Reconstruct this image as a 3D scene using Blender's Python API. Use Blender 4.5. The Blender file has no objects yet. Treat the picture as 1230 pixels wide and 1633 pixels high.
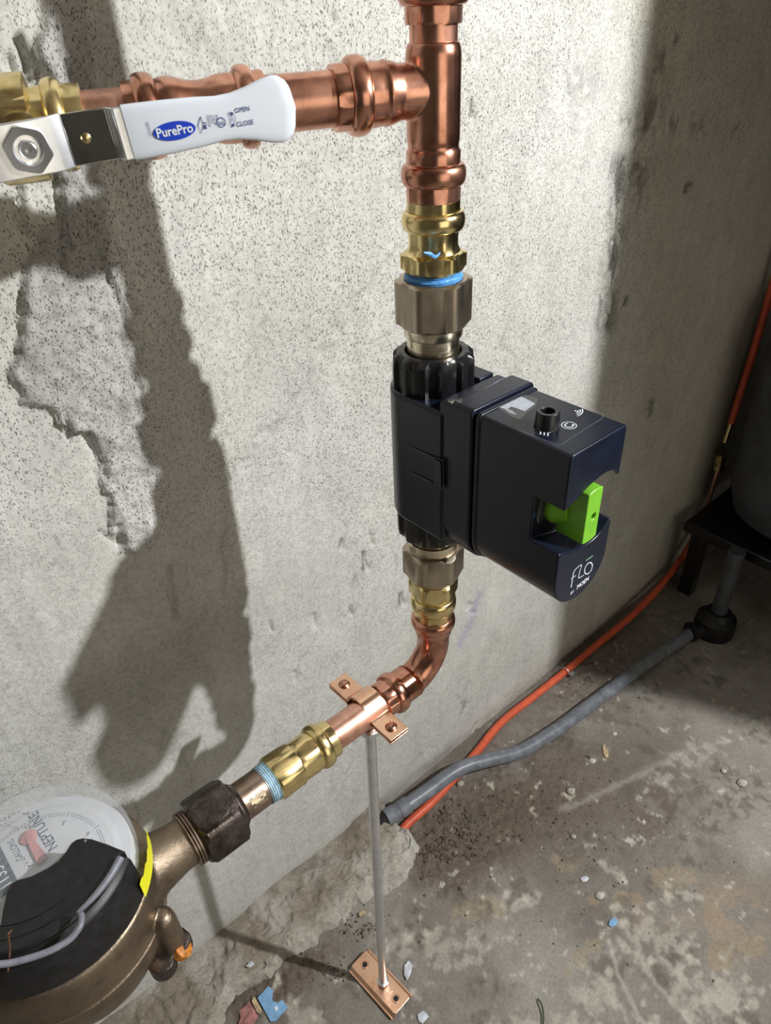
import bpy, bmesh, math, random
import numpy as np
from mathutils import Vector, Matrix

random.seed(4)
# ------------------------------------------------------------------ camera, light, exposure
H = 1.132                       # camera height over the floor
F = 1150.0                      # focal length in pixels of the 1230 x 1633 frame
CX, CY = 615.0, 816.5
D = Vector((75.0, 1634.0, F)).normalized()          # world down in camera axes (x right, y down, z forward)
HX = Vector((1650.0, -885.0, F)); HX = (HX - D * HX.dot(D)).normalized()   # along the wall
NY = HX.cross(D)                                     # into the wall
SC = bpy.context.scene
COL = SC.collection

def make_camera():
    cam = bpy.data.cameras.new('camera'); o = bpy.data.objects.new('camera', cam); COL.objects.link(o)
    right = Vector((HX.x, NY.x, -D.x)); up = -Vector((HX.y, NY.y, -D.y)); back = -Vector((HX.z, NY.z, -D.z))
    m = Matrix((right, up, back)).transposed().to_4x4(); m.translation = Vector((0, 0, H))
    o.matrix_world = m
    cam.sensor_fit = 'VERTICAL'; cam.sensor_height = 36.0; cam.lens = F / 1633.0 * 36.0
    cam.clip_start = 0.01; cam.clip_end = 30
    cam.dof.use_dof = True; cam.dof.focus_distance = 0.62; cam.dof.aperture_fstop = 22
    SC.camera = o
make_camera()

world = bpy.data.worlds.new('world'); SC.world = world; world.use_nodes = True
world.node_tree.nodes['Background'].inputs[0].default_value = (0.9, 0.82, 0.66, 1)
world.node_tree.nodes['Background'].inputs[1].default_value = 0.035

def lamp(name, kind, loc, energy, color, size, target=None, sy=None):
    l = bpy.data.lights.new(name, kind); l.energy = energy; l.color = color
    if kind == 'AREA':
        l.shape = 'RECTANGLE'; l.size = size; l.size_y = sy or size
    else:
        l.shadow_soft_size = size
    o = bpy.data.objects.new(name, l); COL.objects.link(o); o.location = loc
    if target is not None:
        o.rotation_euler = (Vector(target) - Vector(loc)).to_track_quat('-Z', 'Y').to_euler()
    return o
LIGHT = (0.90, -0.57, H + 0.42)
lamp('work_light', 'POINT', LIGHT, 104, (1.0, 1.0, 0.985), 0.017)
lamp('fill_light', 'AREA', (0.15, -1.95, H - 0.15), 7.6, (1.0, 0.91, 0.74), 1.3, target=(0.2, 0.5, H - .2))  # added soft fill standing in for the warm ambient light

SC.view_settings.view_transform = 'Standard'
SC.view_settings.look = 'None'
SC.view_settings.exposure = 0.0
SC.view_settings.gamma = 1.0
SC.view_settings.use_curve_mapping = False

# ------------------------------------------------------------------ measuring helpers
def at(px, py, X=None, Y=None, Z=None):
    """The place on a plane of the room (X, Y or Z constant) seen at a pixel of the photograph."""
    r = Vector((px - CX, py - CY, F))
    w = Vector((r.dot(HX), r.dot(NY), -r.dot(D)))
    s = X / w.x if X is not None else (Y / w.y if Y is not None else (Z - H) / w.z)
    return Vector((w.x * s, w.y * s, H + w.z * s))

PX, PY = 0.354, 0.3615          # the riser's axis
LZ = H - 0.544                  # height of the lower run's axis
def vz(py):
    """height on the riser's axis"""
    q = (py - CY) / F
    P = HX * PX + NY * PY
    t = (q * P.z - P.y) / (D.y - q * D.z)
    return H - t
def lx(px):
    """distance along the lower run's axis"""
    q = (px - CX) / F
    P = NY * PY + D * (H - LZ)
    return (q * P.z - P.x) / (HX.x - q * HX.z)
BU = Vector((-0.2116, 0.0935, -0.0043)).normalized()     # the branch runs left and a little towards the wall
BZ = H - 0.043
def bs(px):
    q = (px - CX) / F
    P = HX * PX + NY * PY + D * (H - BZ)
    dvec = HX * BU.x + NY * BU.y - D * BU.z
    return (q * P.z - P.x) / (dvec.x - q * dvec.z)
def bp(s):
    return Vector((PX, PY, BZ)) + BU * s
def bpath(s):
    k = 1 + 0.075 * max(0, s) / 0.25
    d, a, b = frame(BU, (0, 0, 1))
    return bp(s), a * k, b * k
def project(x, y, z):
    """numpy: photo pixel of world points"""
    cx = x * HX.x + y * NY.x - (z - H) * D.x
    cy = x * HX.y + y * NY.y - (z - H) * D.y
    cz = x * HX.z + y * NY.z - (z - H) * D.z
    cz = np.where(np.abs(cz) < 1e-3, 1e-3, cz)
    return cx / cz * F + CX, cy / cz * F + CY

# ------------------------------------------------------------------ materials
def new_mat(name):
    m = bpy.data.materials.new(name); m.use_nodes = True
    nt = m.node_tree
    return m, nt, nt.nodes['Principled BSDF']
def N(nt, t, **kw):
    n = nt.nodes.new(t)
    for k, v in kw.items():
        if hasattr(n, k): setattr(n, k, v)
        else: n.inputs[k].default_value = v
    return n
def ramp(nt, src, stops):
    r = nt.nodes.new('ShaderNodeValToRGB')
    while len(r.color_ramp.elements) < len(stops): r.color_ramp.elements.new(0.5)
    for e, (p, c) in zip(r.color_ramp.elements, stops):
        e.position = p; e.color = (c[0], c[1], c[2], 1) if hasattr(c, '__len__') else (c, c, c, 1)
    nt.links.new(src, r.inputs[0])
    return r.outputs[0]
def objco(nt, scale=(1, 1, 1)):
    tc = nt.nodes.new('ShaderNodeTexCoord'); mp = nt.nodes.new('ShaderNodeMapping')
    mp.inputs['Scale'].default_value = scale
    nt.links.new(tc.outputs['Object'], mp.inputs[0])
    return mp.outputs[0]
def noise(nt, co, scale, detail=4, rough=0.6):
    n = nt.nodes.new('ShaderNodeTexNoise'); n.inputs['Scale'].default_value = scale
    n.inputs['Detail'].default_value = detail; n.inputs['Roughness'].default_value = rough
    nt.links.new(co, n.inputs['Vector'])
    return n.outputs['Fac']
def bump(nt, bs_, h, strength, dist, prev=None):
    b = nt.nodes.new('ShaderNodeBump'); b.inputs['Strength'].default_value = strength
    b.inputs['Distance'].default_value = dist
    nt.links.new(h, b.inputs['Height'])
    if prev is not None: nt.links.new(prev, b.inputs['Normal'])
    nt.links.new(b.outputs[0], bs_.inputs['Normal'])
    return b.outputs[0]
def plain(name, c, rough=0.5, metal=0.0, var=0.12, scale=60, bmp=0.0, bscale=400, emission=None, co_scale=(1, 1, 1), spec=0.5, coat=0):
    m, nt, b = new_mat(name)
    co = objco(nt, co_scale)
    f = noise(nt, co, scale, 5, 0.65)
    lo = [max(0, v * (1 - var * 2)) for v in c]; hi = [min(1, v * (1 + var * 1.4)) for v in c]
    nt.links.new(ramp(nt, f, [(0.32, lo), (0.68, hi)]), b.inputs['Base Color'])
    b.inputs['Roughness'].default_value = rough; b.inputs['Metallic'].default_value = metal
    b.inputs['Specular IOR Level'].default_value = spec
    b.inputs['Coat Weight'].default_value = coat
    if bmp: bump(nt, b, noise(nt, co, bscale, 3), bmp, 0.001)
    return m
def metal(name, c, dark, rough=(0.18, 0.4), scale=45, spots=0.55, bmp=0.15, bscale=120, stretch=(1, 1, 1), dirt=None):
    m, nt, b = new_mat(name)
    co = objco(nt, stretch)
    f = noise(nt, co, scale, 6, 0.7); g = noise(nt, co, scale * 0.35, 3, 0.5)
    colr = ramp(nt, f, [(0.30, dark), (spots, c), (0.85, [min(1, v * 1.15) for v in c])])
    nt.links.new(colr, b.inputs['Base Color'])
    b.inputs['Metallic'].default_value = 1.0
    nt.links.new(ramp(nt, g, [(0.35, rough[0]), (0.65, rough[1])]), b.inputs['Roughness'])
    if bmp: bump(nt, b, noise(nt, co, bscale, 3), bmp, 0.0006)
    return m
M = {}
M['copper'] = metal('copper', (0.74, 0.38, 0.27), (0.36, 0.155, 0.10), (0.18, 0.34), 34, 0.60, 0.05, 90)
M['copper_dull'] = metal('copper_dull', (0.80, 0.47, 0.36), (0.55, 0.27, 0.19), (0.30, 0.46), 60, 0.55, 0.10, 160)
M['copper_bright'] = metal('copper_bright', (0.93, 0.58, 0.40), (0.72, 0.38, 0.24), (0.2, 0.32), 50, 0.5, 0.04, 90)
M['brass'] = metal('brass', (0.83, 0.68, 0.34), (0.55, 0.42, 0.17), (0.17, 0.30), 50, 0.5, 0.06, 90)
M['bronze'] = metal('bronze_nut', (0.50, 0.43, 0.34), (0.40, 0.33, 0.26), (0.30, 0.42), 45, 0.55, 0.05, 300)
M['bronze_turned'] = metal('bronze_turned', (0.76, 0.68, 0.52), (0.60, 0.52, 0.38), (0.2, 0.3), 40, 0.5, 0.03, 300, (1, 1, 12))
M['iron'] = metal('black_iron', (0.15, 0.125, 0.115), (0.04, 0.032, 0.03), (0.25, 0.5), 70, 0.6, 0.7, 330)
M['nipple'] = metal('old_brass', (0.36, 0.27, 0.21), (0.20, 0.14, 0.11), (0.28, 0.45), 60, 0.55, 0.2, 200)
M['casting'] = metal('bronze_casting', (0.27, 0.215, 0.16), (0.17, 0.13, 0.10), (0.38, 0.55), 60, 0.5, 0.5, 500)
M['zinc'] = metal('zinc', (0.86, 0.88, 0.92), (0.72, 0.74, 0.79), (0.30, 0.42), 60, 0.5, 0.04, 300)
M['chrome'] = metal('plated_steel', (0.62, 0.62, 0.60), (0.50, 0.50, 0.48), (0.08, 0.16), 40, 0.5, 0.1, 60)
M['navy'] = plain('navy_plastic', (0.006, 0.009, 0.021), 0.30, 0, 0.15, 90, 0.04, 900, spec=.4)
M['navy_front'] = plain('navy_front', (0.018, 0.024, 0.048), 0.30, 0, 0.1, 90, 0.05, 1200)
M['black'] = plain('black_plastic', (0.010, 0.010, 0.012), 0.28, 0, 0.2, 90, 0.04, 600)
M['black_matte'] = plain('black_housing', (0.009, 0.009, 0.011), 0.46, 0, 0.35, 120, 0.08, 700)
M['green'] = plain('green_plastic', (0.17, 0.45, 0.03), 0.38, 0, 0.06, 60, 0.05, 900)
M['white_vinyl'] = plain('white_vinyl', (0.70, 0.75, 0.83), 0.28, 0, 0.02, 20, 0.05, 40)
M['blue_ink'] = plain('blue_ink', (0.006, 0.045, 0.50), 0.4, 0, 0.02)
M['dark_ink'] = plain('dark_ink', (0.04, 0.06, 0.20), 0.5, 0, 0.02)
M['white_ink'] = plain('white_ink', (0.75, 0.80, 0.86), 0.5, 0, 0.02)
M['dial_ink'] = plain('dial_ink', (0.10, 0.12, 0.17), 0.5, 0, 0.02)
M['grey_ink'] = plain('grey_ink', (0.22, 0.24, 0.30), 0.5, 0, 0.02)
M['green_ink'] = plain('green_ink', (0.22, 0.42, 0.30), 0.5, 0, 0.02)
M['red'] = plain('red_paint', (0.55, 0.03, 0.03), 0.5, 0, 0.05)
M['tape_blue'] = plain('blue_sealant', (0.10, 0.33, 0.72), 0.42, 0, 0.18, 250, 0.6, 500)
M['tape_white'] = plain('white_sealant', (0.42, 0.60, 0.72), 0.55, 0, 0.2, 150, 0.6, 500)
M['orange'] = plain('orange_hose', (0.66, 0.115, 0.05), 0.42, 0, 0.1, 60, 0.05, 300)
M['grey_pvc'] = plain('grey_conduit', (0.17, 0.185, 0.215), 0.38, 0, 0.18, 60, 0.15, 300)
M['wire_grey'] = plain('grey_wire', (0.19, 0.20, 0.24), 0.4, 0, 0.1, 200, 0.1, 900)
M['yellow'] = plain('yellow_label', (0.80, 0.78, 0.02), 0.5, 0, 0.04)
M['rust'] = plain('orange_wax', (0.55, 0.20, 0.03), 0.5, 0, 0.3, 300, 0.4, 500)
M['dial'] = plain('white_dial', (0.60, 0.62, 0.66), 0.5, 0, 0.04, 30)
M['odometer'] = plain('dark_odometer', (0.10, 0.13, 0.15), 0.5, 0, 0.3, 200)
M['sky_blue'] = plain('blue_card', (0.22, 0.42, 0.68), 0.5, 0, 0.12, 60)
M['pink'] = plain('torn_paper', (0.36, 0.16, 0.15), 0.8, 0, 0.3, 120, 0.4, 300)
M['wood'] = plain('wood_chip', (0.50, 0.38, 0.24), 0.8, 0, 0.3, 200, 0.5, 300)
M['stone'] = plain('pebble', (0.42, 0.39, 0.34), 0.9, 0, 0.3, 200, 0.5, 300)
M['pale_stone'] = plain('pale_stone', (0.55, 0.53, 0.49), 0.9, 0, 0.3, 150, 0.9, 500)
M['flake'] = plain('plastic_flake', (0.62, 0.66, 0.72), 0.3, 0, 0.2, 100)
M['twig'] = plain('green_twig', (0.03, 0.05, 0.025), 0.7, 0, 0.3, 100)
M['soil'] = plain('soil', (0.13, 0.10, 0.08), 0.95, 0, 0.5, 250, 0.6, 500)
M['rubber'] = plain('black_rubber', (0.006, 0.006, 0.007), 0.5, 0, 0.2)
M['tank'] = plain('dark_tank', (0.06, 0.065, 0.075), 0.5, 0, 0.2, 10)
M['joist'] = plain('joist_wood', (0.30, 0.21, 0.13), 0.8, 0, 0.25, 8, 0, 1, None, (1, 6, 6))
M['room'] = plain('far_concrete', (0.16, 0.148, 0.13), 0.95, 0, 0.2, 3)
M['black_wall'] = plain('near_black', (0.012, 0.012, 0.012), 0.8, 0, 0.3, 5)  # one near-black colour for the far right wall, trim and floor
M['blocker'] = plain('dark_blocker', (0.05, 0.05, 0.052), 0.55, 0, 0.1, 5)

def mat_clear():
    m, nt, b = new_mat('clear_dome')
    b.inputs['Base Color'].default_value = (0.72, 0.76, 0.82, 1)
    b.inputs['Specular IOR Level'].default_value = 0.9
    tr = nt.nodes.new('ShaderNodeBsdfTransparent'); mx = nt.nodes.new('ShaderNodeMixShader')
    lw = nt.nodes.new('ShaderNodeLayerWeight'); lw.inputs['Blend'].default_value = 0.35
    nt.links.new(ramp(nt, lw.outputs['Facing'], [(0.15, 0.16), (0.75, 0.30), (0.97, 0.75)]), mx.inputs[0])
    co = objco(nt)
    nt.links.new(ramp(nt, noise(nt, co, 25, 5, .7), [(0.35, 0.06), (0.7, 0.3)]), b.inputs['Roughness'])
    nt.links.new(tr.outputs[0], mx.inputs[1]); nt.links.new(b.outputs[0], mx.inputs[2])
    nt.links.new(mx.outputs[0], nt.nodes['Material Output'].inputs['Surface'])
    return m
M['clear'] = mat_clear()

def mat_concrete(name, fine=1.0, pit=1.0):
    m, nt, b = new_mat(name)
    vc = nt.nodes.new('ShaderNodeAttribute'); vc.attribute_name = 'Col'
    po = nt.nodes.new('ShaderNodeAttribute'); po.attribute_name = 'Porous'
    co = objco(nt); cos = objco(nt, (1, 1, 0.55))
    f1 = noise(nt, co, 220, 4, 0.7)
    f2 = noise(nt, cos, 28, 5, 0.65)
    mul = nt.nodes.new('ShaderNodeMix'); mul.data_type = 'RGBA'; mul.blend_type = 'MULTIPLY'
    mul.inputs[0].default_value = 1.0
    nt.links.new(vc.outputs['Color'], mul.inputs[6])
    nt.links.new(ramp(nt, f2, [(0.30, 0.84), (0.70, 1.0)]), mul.inputs[7])
    mul2 = nt.nodes.new('ShaderNodeMix'); mul2.data_type = 'RGBA'; mul2.blend_type = 'MULTIPLY'
    mul2.inputs[0].default_value = 0.9
    nt.links.new(mul.outputs[2], mul2.inputs[6])
    nt.links.new(ramp(nt, f1, [(0.30, 0.72), (0.58, 1.0)]), mul2.inputs[7])
    nt.links.new(mul2.outputs[2], b.inputs['Base Color'])
    b.inputs['Roughness'].default_value = 0.9
    b.inputs['Specular IOR Level'].default_value = 0.25
    # pinholes of two sizes: small pits at random cell centres
    nd = nt.nodes.new('ShaderNodeTexNoise'); nd.inputs['Scale'].default_value = 260; nd.inputs['Detail'].default_value = 2
    nt.links.new(cos, nd.inputs['Vector'])
    wob = nt.nodes.new('ShaderNodeVectorMath'); wob.operation = 'MULTIPLY_ADD'
    wob.inputs[1].default_value = (0.0028,) * 3
    nt.links.new(nd.outputs['Color'], wob.inputs[0]); nt.links.new(cos, wob.inputs[2])
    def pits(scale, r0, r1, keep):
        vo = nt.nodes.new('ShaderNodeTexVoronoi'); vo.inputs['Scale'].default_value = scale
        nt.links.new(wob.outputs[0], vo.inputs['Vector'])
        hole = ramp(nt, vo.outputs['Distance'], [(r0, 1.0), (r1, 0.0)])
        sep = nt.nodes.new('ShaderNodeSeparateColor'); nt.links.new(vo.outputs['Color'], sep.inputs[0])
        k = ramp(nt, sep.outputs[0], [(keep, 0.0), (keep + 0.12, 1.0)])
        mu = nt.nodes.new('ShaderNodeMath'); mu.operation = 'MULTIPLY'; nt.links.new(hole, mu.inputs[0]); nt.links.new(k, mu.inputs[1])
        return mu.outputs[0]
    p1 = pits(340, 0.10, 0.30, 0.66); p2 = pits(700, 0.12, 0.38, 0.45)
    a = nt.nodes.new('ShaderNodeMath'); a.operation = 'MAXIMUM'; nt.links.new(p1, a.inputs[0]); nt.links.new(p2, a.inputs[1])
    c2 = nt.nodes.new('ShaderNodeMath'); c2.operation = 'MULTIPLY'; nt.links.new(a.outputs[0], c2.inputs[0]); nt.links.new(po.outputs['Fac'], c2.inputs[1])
    inv = nt.nodes.new('ShaderNodeMath'); inv.operation = 'MULTIPLY'; inv.inputs[1].default_value = -1.0
    nt.links.new(c2.outputs[0], inv.inputs[0])
    p = bump(nt, b, inv.outputs[0], 1.0 * pit, 0.0014)
    p = bump(nt, b, noise(nt, co, 420, 5, 0.75), 0.55 * fine, 0.0009, p)
    p = bump(nt, b, noise(nt, cos, 130, 3, 0.6), 0.35 * fine, 0.0022, p)
    sub = nt.nodes.new('ShaderNodeMath'); sub.operation = 'SUBTRACT'; sub.use_clamp = True; sub.inputs[1].default_value = 1.0
    nt.links.new(po.outputs['Fac'], sub.inputs[0])
    sm = nt.nodes.new('ShaderNodeMath'); sm.operation = 'MULTIPLY'; nt.links.new(sub.outputs[0], sm.inputs[0])
    nt.links.new(noise(nt, co, 260, 5, 0.8), sm.inputs[1])
    bump(nt, b, sm.outputs[0], 1.0, 0.0030, p)
    dirt = nt.nodes.new('ShaderNodeMix'); dirt.data_type = 'RGBA'; dirt.blend_type = 'MULTIPLY'  # 'dirt' here is shade inside the pinholes, painted into the base colour
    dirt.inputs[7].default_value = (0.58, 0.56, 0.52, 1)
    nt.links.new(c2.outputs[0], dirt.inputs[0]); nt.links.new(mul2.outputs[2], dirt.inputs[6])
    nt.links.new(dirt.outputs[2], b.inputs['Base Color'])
    return m
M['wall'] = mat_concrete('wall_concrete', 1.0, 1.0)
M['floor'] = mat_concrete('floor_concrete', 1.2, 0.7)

# ------------------------------------------------------------------ object helpers
def empty(name, loc, label, cat, group=None):
    o = bpy.data.objects.new(name, None); COL.objects.link(o); o.location = loc
    o.empty_display_size = 0.02
    o['label'] = label; o['category'] = cat
    if group: o['group'] = group
    return o
def tag(o, label, cat, group=None, kind=None):
    o['label'] = label; o['category'] = cat
    if group: o['group'] = group
    if kind: o['kind'] = kind
    return o
class MB:
    """collects world-space geometry, links it as ONE mesh"""
    def __init__(s): s.v = []; s.f = []
    def add(s, v, f):
        b = len(s.v); s.v += [tuple(x) for x in v]; s.f += [tuple(b + i for i in q) for q in f]; return s
    def build(s, name, mat, parent=None, smooth=35, bevel=None, label=None, origin=None, seg=3, subsurf=0, kind=None):
        org = Vector(parent.location) if parent is not None and parent.type == 'EMPTY' else None
        if org is None:
            org = Vector(parent['org']) if parent is not None and 'org' in parent else None
        if org is None:
            if origin is not None: org = Vector(origin)
            elif parent is None:
                a = np.array(s.v); org = Vector(((a[:, 0].min() + a[:, 0].max()) / 2, (a[:, 1].min() + a[:, 1].max()) / 2, a[:, 2].min()))
            else: org = Vector((0, 0, 0))
        me = bpy.data.meshes.new(name)
        me.from_pydata([(x[0] - org.x, x[1] - org.y, x[2] - org.z) for x in s.v], [], s.f)
        me.validate(); me.update()
        bm = bmesh.new(); bm.from_mesh(me); bmesh.ops.recalc_face_normals(bm, faces=bm.faces); bm.to_mesh(me); bm.free()
        me.materials.append(mat)
        if smooth:
            me.shade_smooth()
            if not subsurf: me.set_sharp_from_angle(angle=math.radians(smooth))
        o = bpy.data.objects.new(name, me); COL.objects.link(o)
        if parent is not None:
            o.parent = parent
            if parent.type == 'EMPTY': pass
        else:
            o.location = org
        if parent is not None and parent.type != 'EMPTY' and 'org' in parent:
            pass
        # remember the world origin this mesh was written about, for its own children (temporary)
        ORG[o.name] = org
        if bevel:
            b = o.modifiers.new('bevel', 'BEVEL'); b.width = bevel; b.segments = seg; b.limit_method = 'ANGLE'; b.angle_limit = math.radians(32)
            b.harden_normals = False
        if subsurf:
            m_ = o.modifiers.new('sub', 'SUBSURF'); m_.levels = subsurf; m_.render_levels = subsurf
        if label: o['label'] = label
        if kind: o['kind'] = kind
        return o
ORG = {}
def build(mb, name, mat, parent=None, **kw):
    """as MB.build, but a mesh parent hands on its own origin"""
    if parent is not None and parent.type != 'EMPTY':
        org = ORG[parent.name]
        o = mb.build(name, mat, None, origin=org, **kw)
        o.parent = parent; o.location = (0, 0, 0)
        return o
    return mb.build(name, mat, parent, **kw)

def frame(d, ref=None):
    d = Vector(d).normalized()
    r = Vector(ref) if ref is not None else (Vector((0, 0, 1)) if abs(d.z) < 0.9 else Vector((1, 0, 0)))
    a = (r - d * r.dot(d)).normalized(); b = d.cross(a)
    return d, a, b
def line(p0, d, ref=None):
    d, a, b = frame(d, ref); p0 = Vector(p0)
    return lambda s: (p0 + d * s, a, b)
def sweep(path, prof, seg=64, caps=(True, True), phase=0.0):
    """prof: (s, r[, apothem]) - with an apothem the section is a hexagon rounded off at r"""
    v, f = [], []
    for st in prof:
        s, r = st[0], st[1]; ap = st[2] if len(st) > 2 else None
        p, a, b = path(s)
        for k in range(seg):
            th = 2 * math.pi * k / seg
            rr = r
            if ap is not None:
                q = (th - phase) % (math.pi / 3) - math.pi / 6
                rr = min(r, ap / math.cos(q))
            v.append(p + (a * math.cos(th) + b * math.sin(th)) * rr)
    n = len(prof)
    for i in range(n - 1):
        for k in range(seg):
            k2 = (k + 1) % seg
            f.append((i * seg + k, i * seg + k2, (i + 1) * seg + k2, (i + 1) * seg + k))
    if caps[0]: f.append(tuple(range(seg))[::-1])
    if caps[1]: f.append(tuple((n - 1) * seg + k for k in range(seg)))
    return v, f
def SW(*a, **k): return MB().add(*sweep(*a, **k))
def bead(s, r0, r1, w, n=8, apo=None):
    """a rounded press bead centred at s, of half-width w"""
    out = []
    for i in range(n + 1):
        t = math.pi * i / n
        out.append((s - w * math.cos(t), r0 + (r1 - r0) * math.sin(t) ** 0.8))
    return out
def box(c, size, rot=None):
    c = Vector(c); hx, hy, hz = [q / 2 for q in size]
    v = [Vector((x, y, z)) for x in (-hx, hx) for y in (-hy, hy) for z in (-hz, hz)]
    if rot is not None: v = [rot @ q for q in v]
    v = [q + c for q in v]
    f = [(0, 1, 3, 2), (4, 6, 7, 5), (0, 4, 5, 1), (2, 3, 7, 6), (0, 2, 6, 4), (1, 5, 7, 3)]
    return v, f
def prism(poly, d):
    """extrude a closed loop of 3-D points by vector d"""
    n = len(poly); d = Vector(d)
    v = [Vector(p) for p in poly] + [Vector(p) + d for p in poly]
    f = [tuple(range(n))[::-1], tuple(range(n, 2 * n))]
    for i in range(n): f.append((i, (i + 1) % n, n + (i + 1) % n, n + i))
    return v, f
def tube(pts, r, seg=14, sub=6, closed=False, caps=(True, True)):
    """round tube along a smooth curve through pts (Catmull-Rom)"""
    P = [Vector(p) for p in pts]; R = r if hasattr(r, '__len__') else [r] * len(P)
    Q, RR = [], []
    for i in range(len(P) - 1):
        p0 = P[i - 1] if i else P[0] * 2 - P[1]; p1, p2 = P[i], P[i + 1]
        p3 = P[i + 2] if i + 2 < len(P) else P[-1] * 2 - P[-2]
        for k in range(sub):
            t = k / sub
            Q.append(0.5 * ((2 * p1) + (p2 - p0) * t + (2 * p0 - 5 * p1 + 4 * p2 - p3) * t * t + (3 * p1 - p0 - 3 * p2 + p3) * t ** 3))
            RR.append(R[i] * (1 - t) + R[i + 1] * t)
    Q.append(P[-1]); RR.append(R[-1])
    v, f = [], []
    a = None
    for i, q in enumerate(Q):
        d = (Q[min(i + 1, len(Q) - 1)] - Q[max(i - 1, 0)]).normalized()
        if a is None: _, a, b = frame(d)
        else:
            a = (a - d * a.dot(d)).normalized(); b = d.cross(a)
        for k in range(seg):
            th = 2 * math.pi * k / seg
            v.append(q + (a * math.cos(th) + b * math.sin(th)) * RR[i])
    for i in range(len(Q) - 1):
        for k in range(seg):
            k2 = (k + 1) % seg
            f.append((i * seg + k, i * seg + k2, (i + 1) * seg + k2, (i + 1) * seg + k))
    if caps[0]: f.append(tuple(range(seg))[::-1])
    if caps[1]: f.append(tuple((len(Q) - 1) * seg + k for k in range(seg)))
    return v, f
def ribbon(pts, w, nrm, h=0.00012):
    """a thin raised printed stroke lying on a face with normal nrm"""
    nrm = Vector(nrm).normalized(); P = [Vector(p) + nrm * h for p in pts]
    v, f = [], []
    for i, p in enumerate(P):
        d = (P[min(i + 1, len(P) - 1)] - P[max(i - 1, 0)]).normalized()
        s = d.cross(nrm).normalized() * w / 2
        v += [p - s, p + s]
    for i in range(len(P) - 1): f.append((2 * i, 2 * i + 1, 2 * i + 3, 2 * i + 2))
    return v, f
_txt = {}
def text(s, o, right, up, size, shear=0.0, bold=0.0, align='LEFT', nrm=None, h=0.00012, xs=1.0):
    """lettering laid on a surface: o = start of the baseline"""
    cu = bpy.data.curves.new('t', 'FONT'); cu.body = s; cu.size = 1.0; cu.shear = shear; cu.offset = bold
    cu.align_x = align; cu.resolution_u = 3; cu.fill_mode = 'FRONT'
    ob = bpy.data.objects.new('t', cu); COL.objects.link(ob)
    dg = bpy.context.evaluated_depsgraph_get()
    me = bpy.data.meshes.new_from_object(ob.evaluated_get(dg))
    right = Vector(right).normalized() * size * xs; up = Vector(up).normalized() * size
    nn = Vector(nrm).normalized() if nrm is not None else right.cross(up).normalized()
    v = [Vector(o) + right * q.co.x + up * q.co.y + nn * h for q in me.vertices]
    f = [tuple(p.vertices) for p in me.polygons]
    bpy.data.objects.remove(ob); bpy.data.curves.remove(cu); bpy.data.meshes.remove(me)
    return v, f
def bake(o):
    """apply an object's modifiers"""
    dg = bpy.context.evaluated_depsgraph_get()
    me = bpy.data.meshes.new_from_object(o.evaluated_get(dg))
    o.modifiers.clear(); o.data = me
    return o
def cut(o, cutters, solver='EXACT'):
    for c in cutters:
        c.location = c.location
        m = o.modifiers.new('cut', 'BOOLEAN'); m.operation = 'DIFFERENCE'; m.object = c; m.solver = solver
    bpy.context.view_layer.update()
    bake(o)
    for c in cutters: bpy.data.objects.remove(c)
    return o

# ------------------------------------------------------------------ numpy noise and shape fields
def vnoise(x, y, seed):
    rs = np.random.RandomState(seed); G = rs.rand(257, 257)
    xi = np.floor(x).astype(int); yi = np.floor(y).astype(int); fx = x - xi; fy = y - yi
    fx = fx * fx * (3 - 2 * fx); fy = fy * fy * (3 - 2 * fy)
    a = G[xi % 256, yi % 256]; b = G[(xi + 1) % 256, yi % 256]; c = G[xi % 256, (yi + 1) % 256]; d = G[(xi + 1) % 256, (yi + 1) % 256]
    return (a * (1 - fx) + b * fx) * (1 - fy) + (c * (1 - fx) + d * fx) * fy
def fbm(x, y, sc, oc=4, seed=1, gain=0.5):
    t = 0; amp = 1; tot = 0
    for k in range(oc):
        t = t + amp * vnoise(x * sc * 2 ** k + 17.3 * k, y * sc * 2 ** k + 5.1 * k, seed + k); tot += amp; amp *= gain
    return t / tot
def sst(a, b, x):
    t = np.clip((x - a) / (b - a), 0, 1); return t * t * (3 - 2 * t)
def seg_dist(px, py, pts):
    """distance (px) to a polyline given in the photo's frame"""
    best = np.full(px.shape, 1e9)
    for (x0, y0), (x1, y1) in zip(pts[:-1], pts[1:]):
        dx, dy = x1 - x0, y1 - y0; L = dx * dx + dy * dy
        t = np.clip(((px - x0) * dx + (py - y0) * dy) / L, 0, 1)
        best = np.minimum(best, np.hypot(px - x0 - t * dx, py - y0 - t * dy))
    return best
def inside(px, py, poly):
    r = np.zeros(px.shape, bool); n = len(poly)
    for i in range(n):
        x0, y0 = poly[i]; x1, y1 = poly[(i + 1) % n]
        c = ((y0 > py) != (y1 > py)) & (px < (x1 - x0) * (py - y0) / ((y1 - y0) or 1e-9) + x0)
        r ^= c
    return r
def sdf(px, py, poly):
    d = seg_dist(px, py, poly + [poly[0]])
    return np.where(inside(px, py, poly), -d, d)
def blob(px, py, cx, cy, rx, ry, ang=0):
    c, s = math.cos(math.radians(ang)), math.sin(math.radians(ang))
    u = ((px - cx) * c + (py - cy) * s) / rx; v = (-(px - cx) * s + (py - cy) * c) / ry
    return np.exp(-(u * u + v * v))
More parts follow.
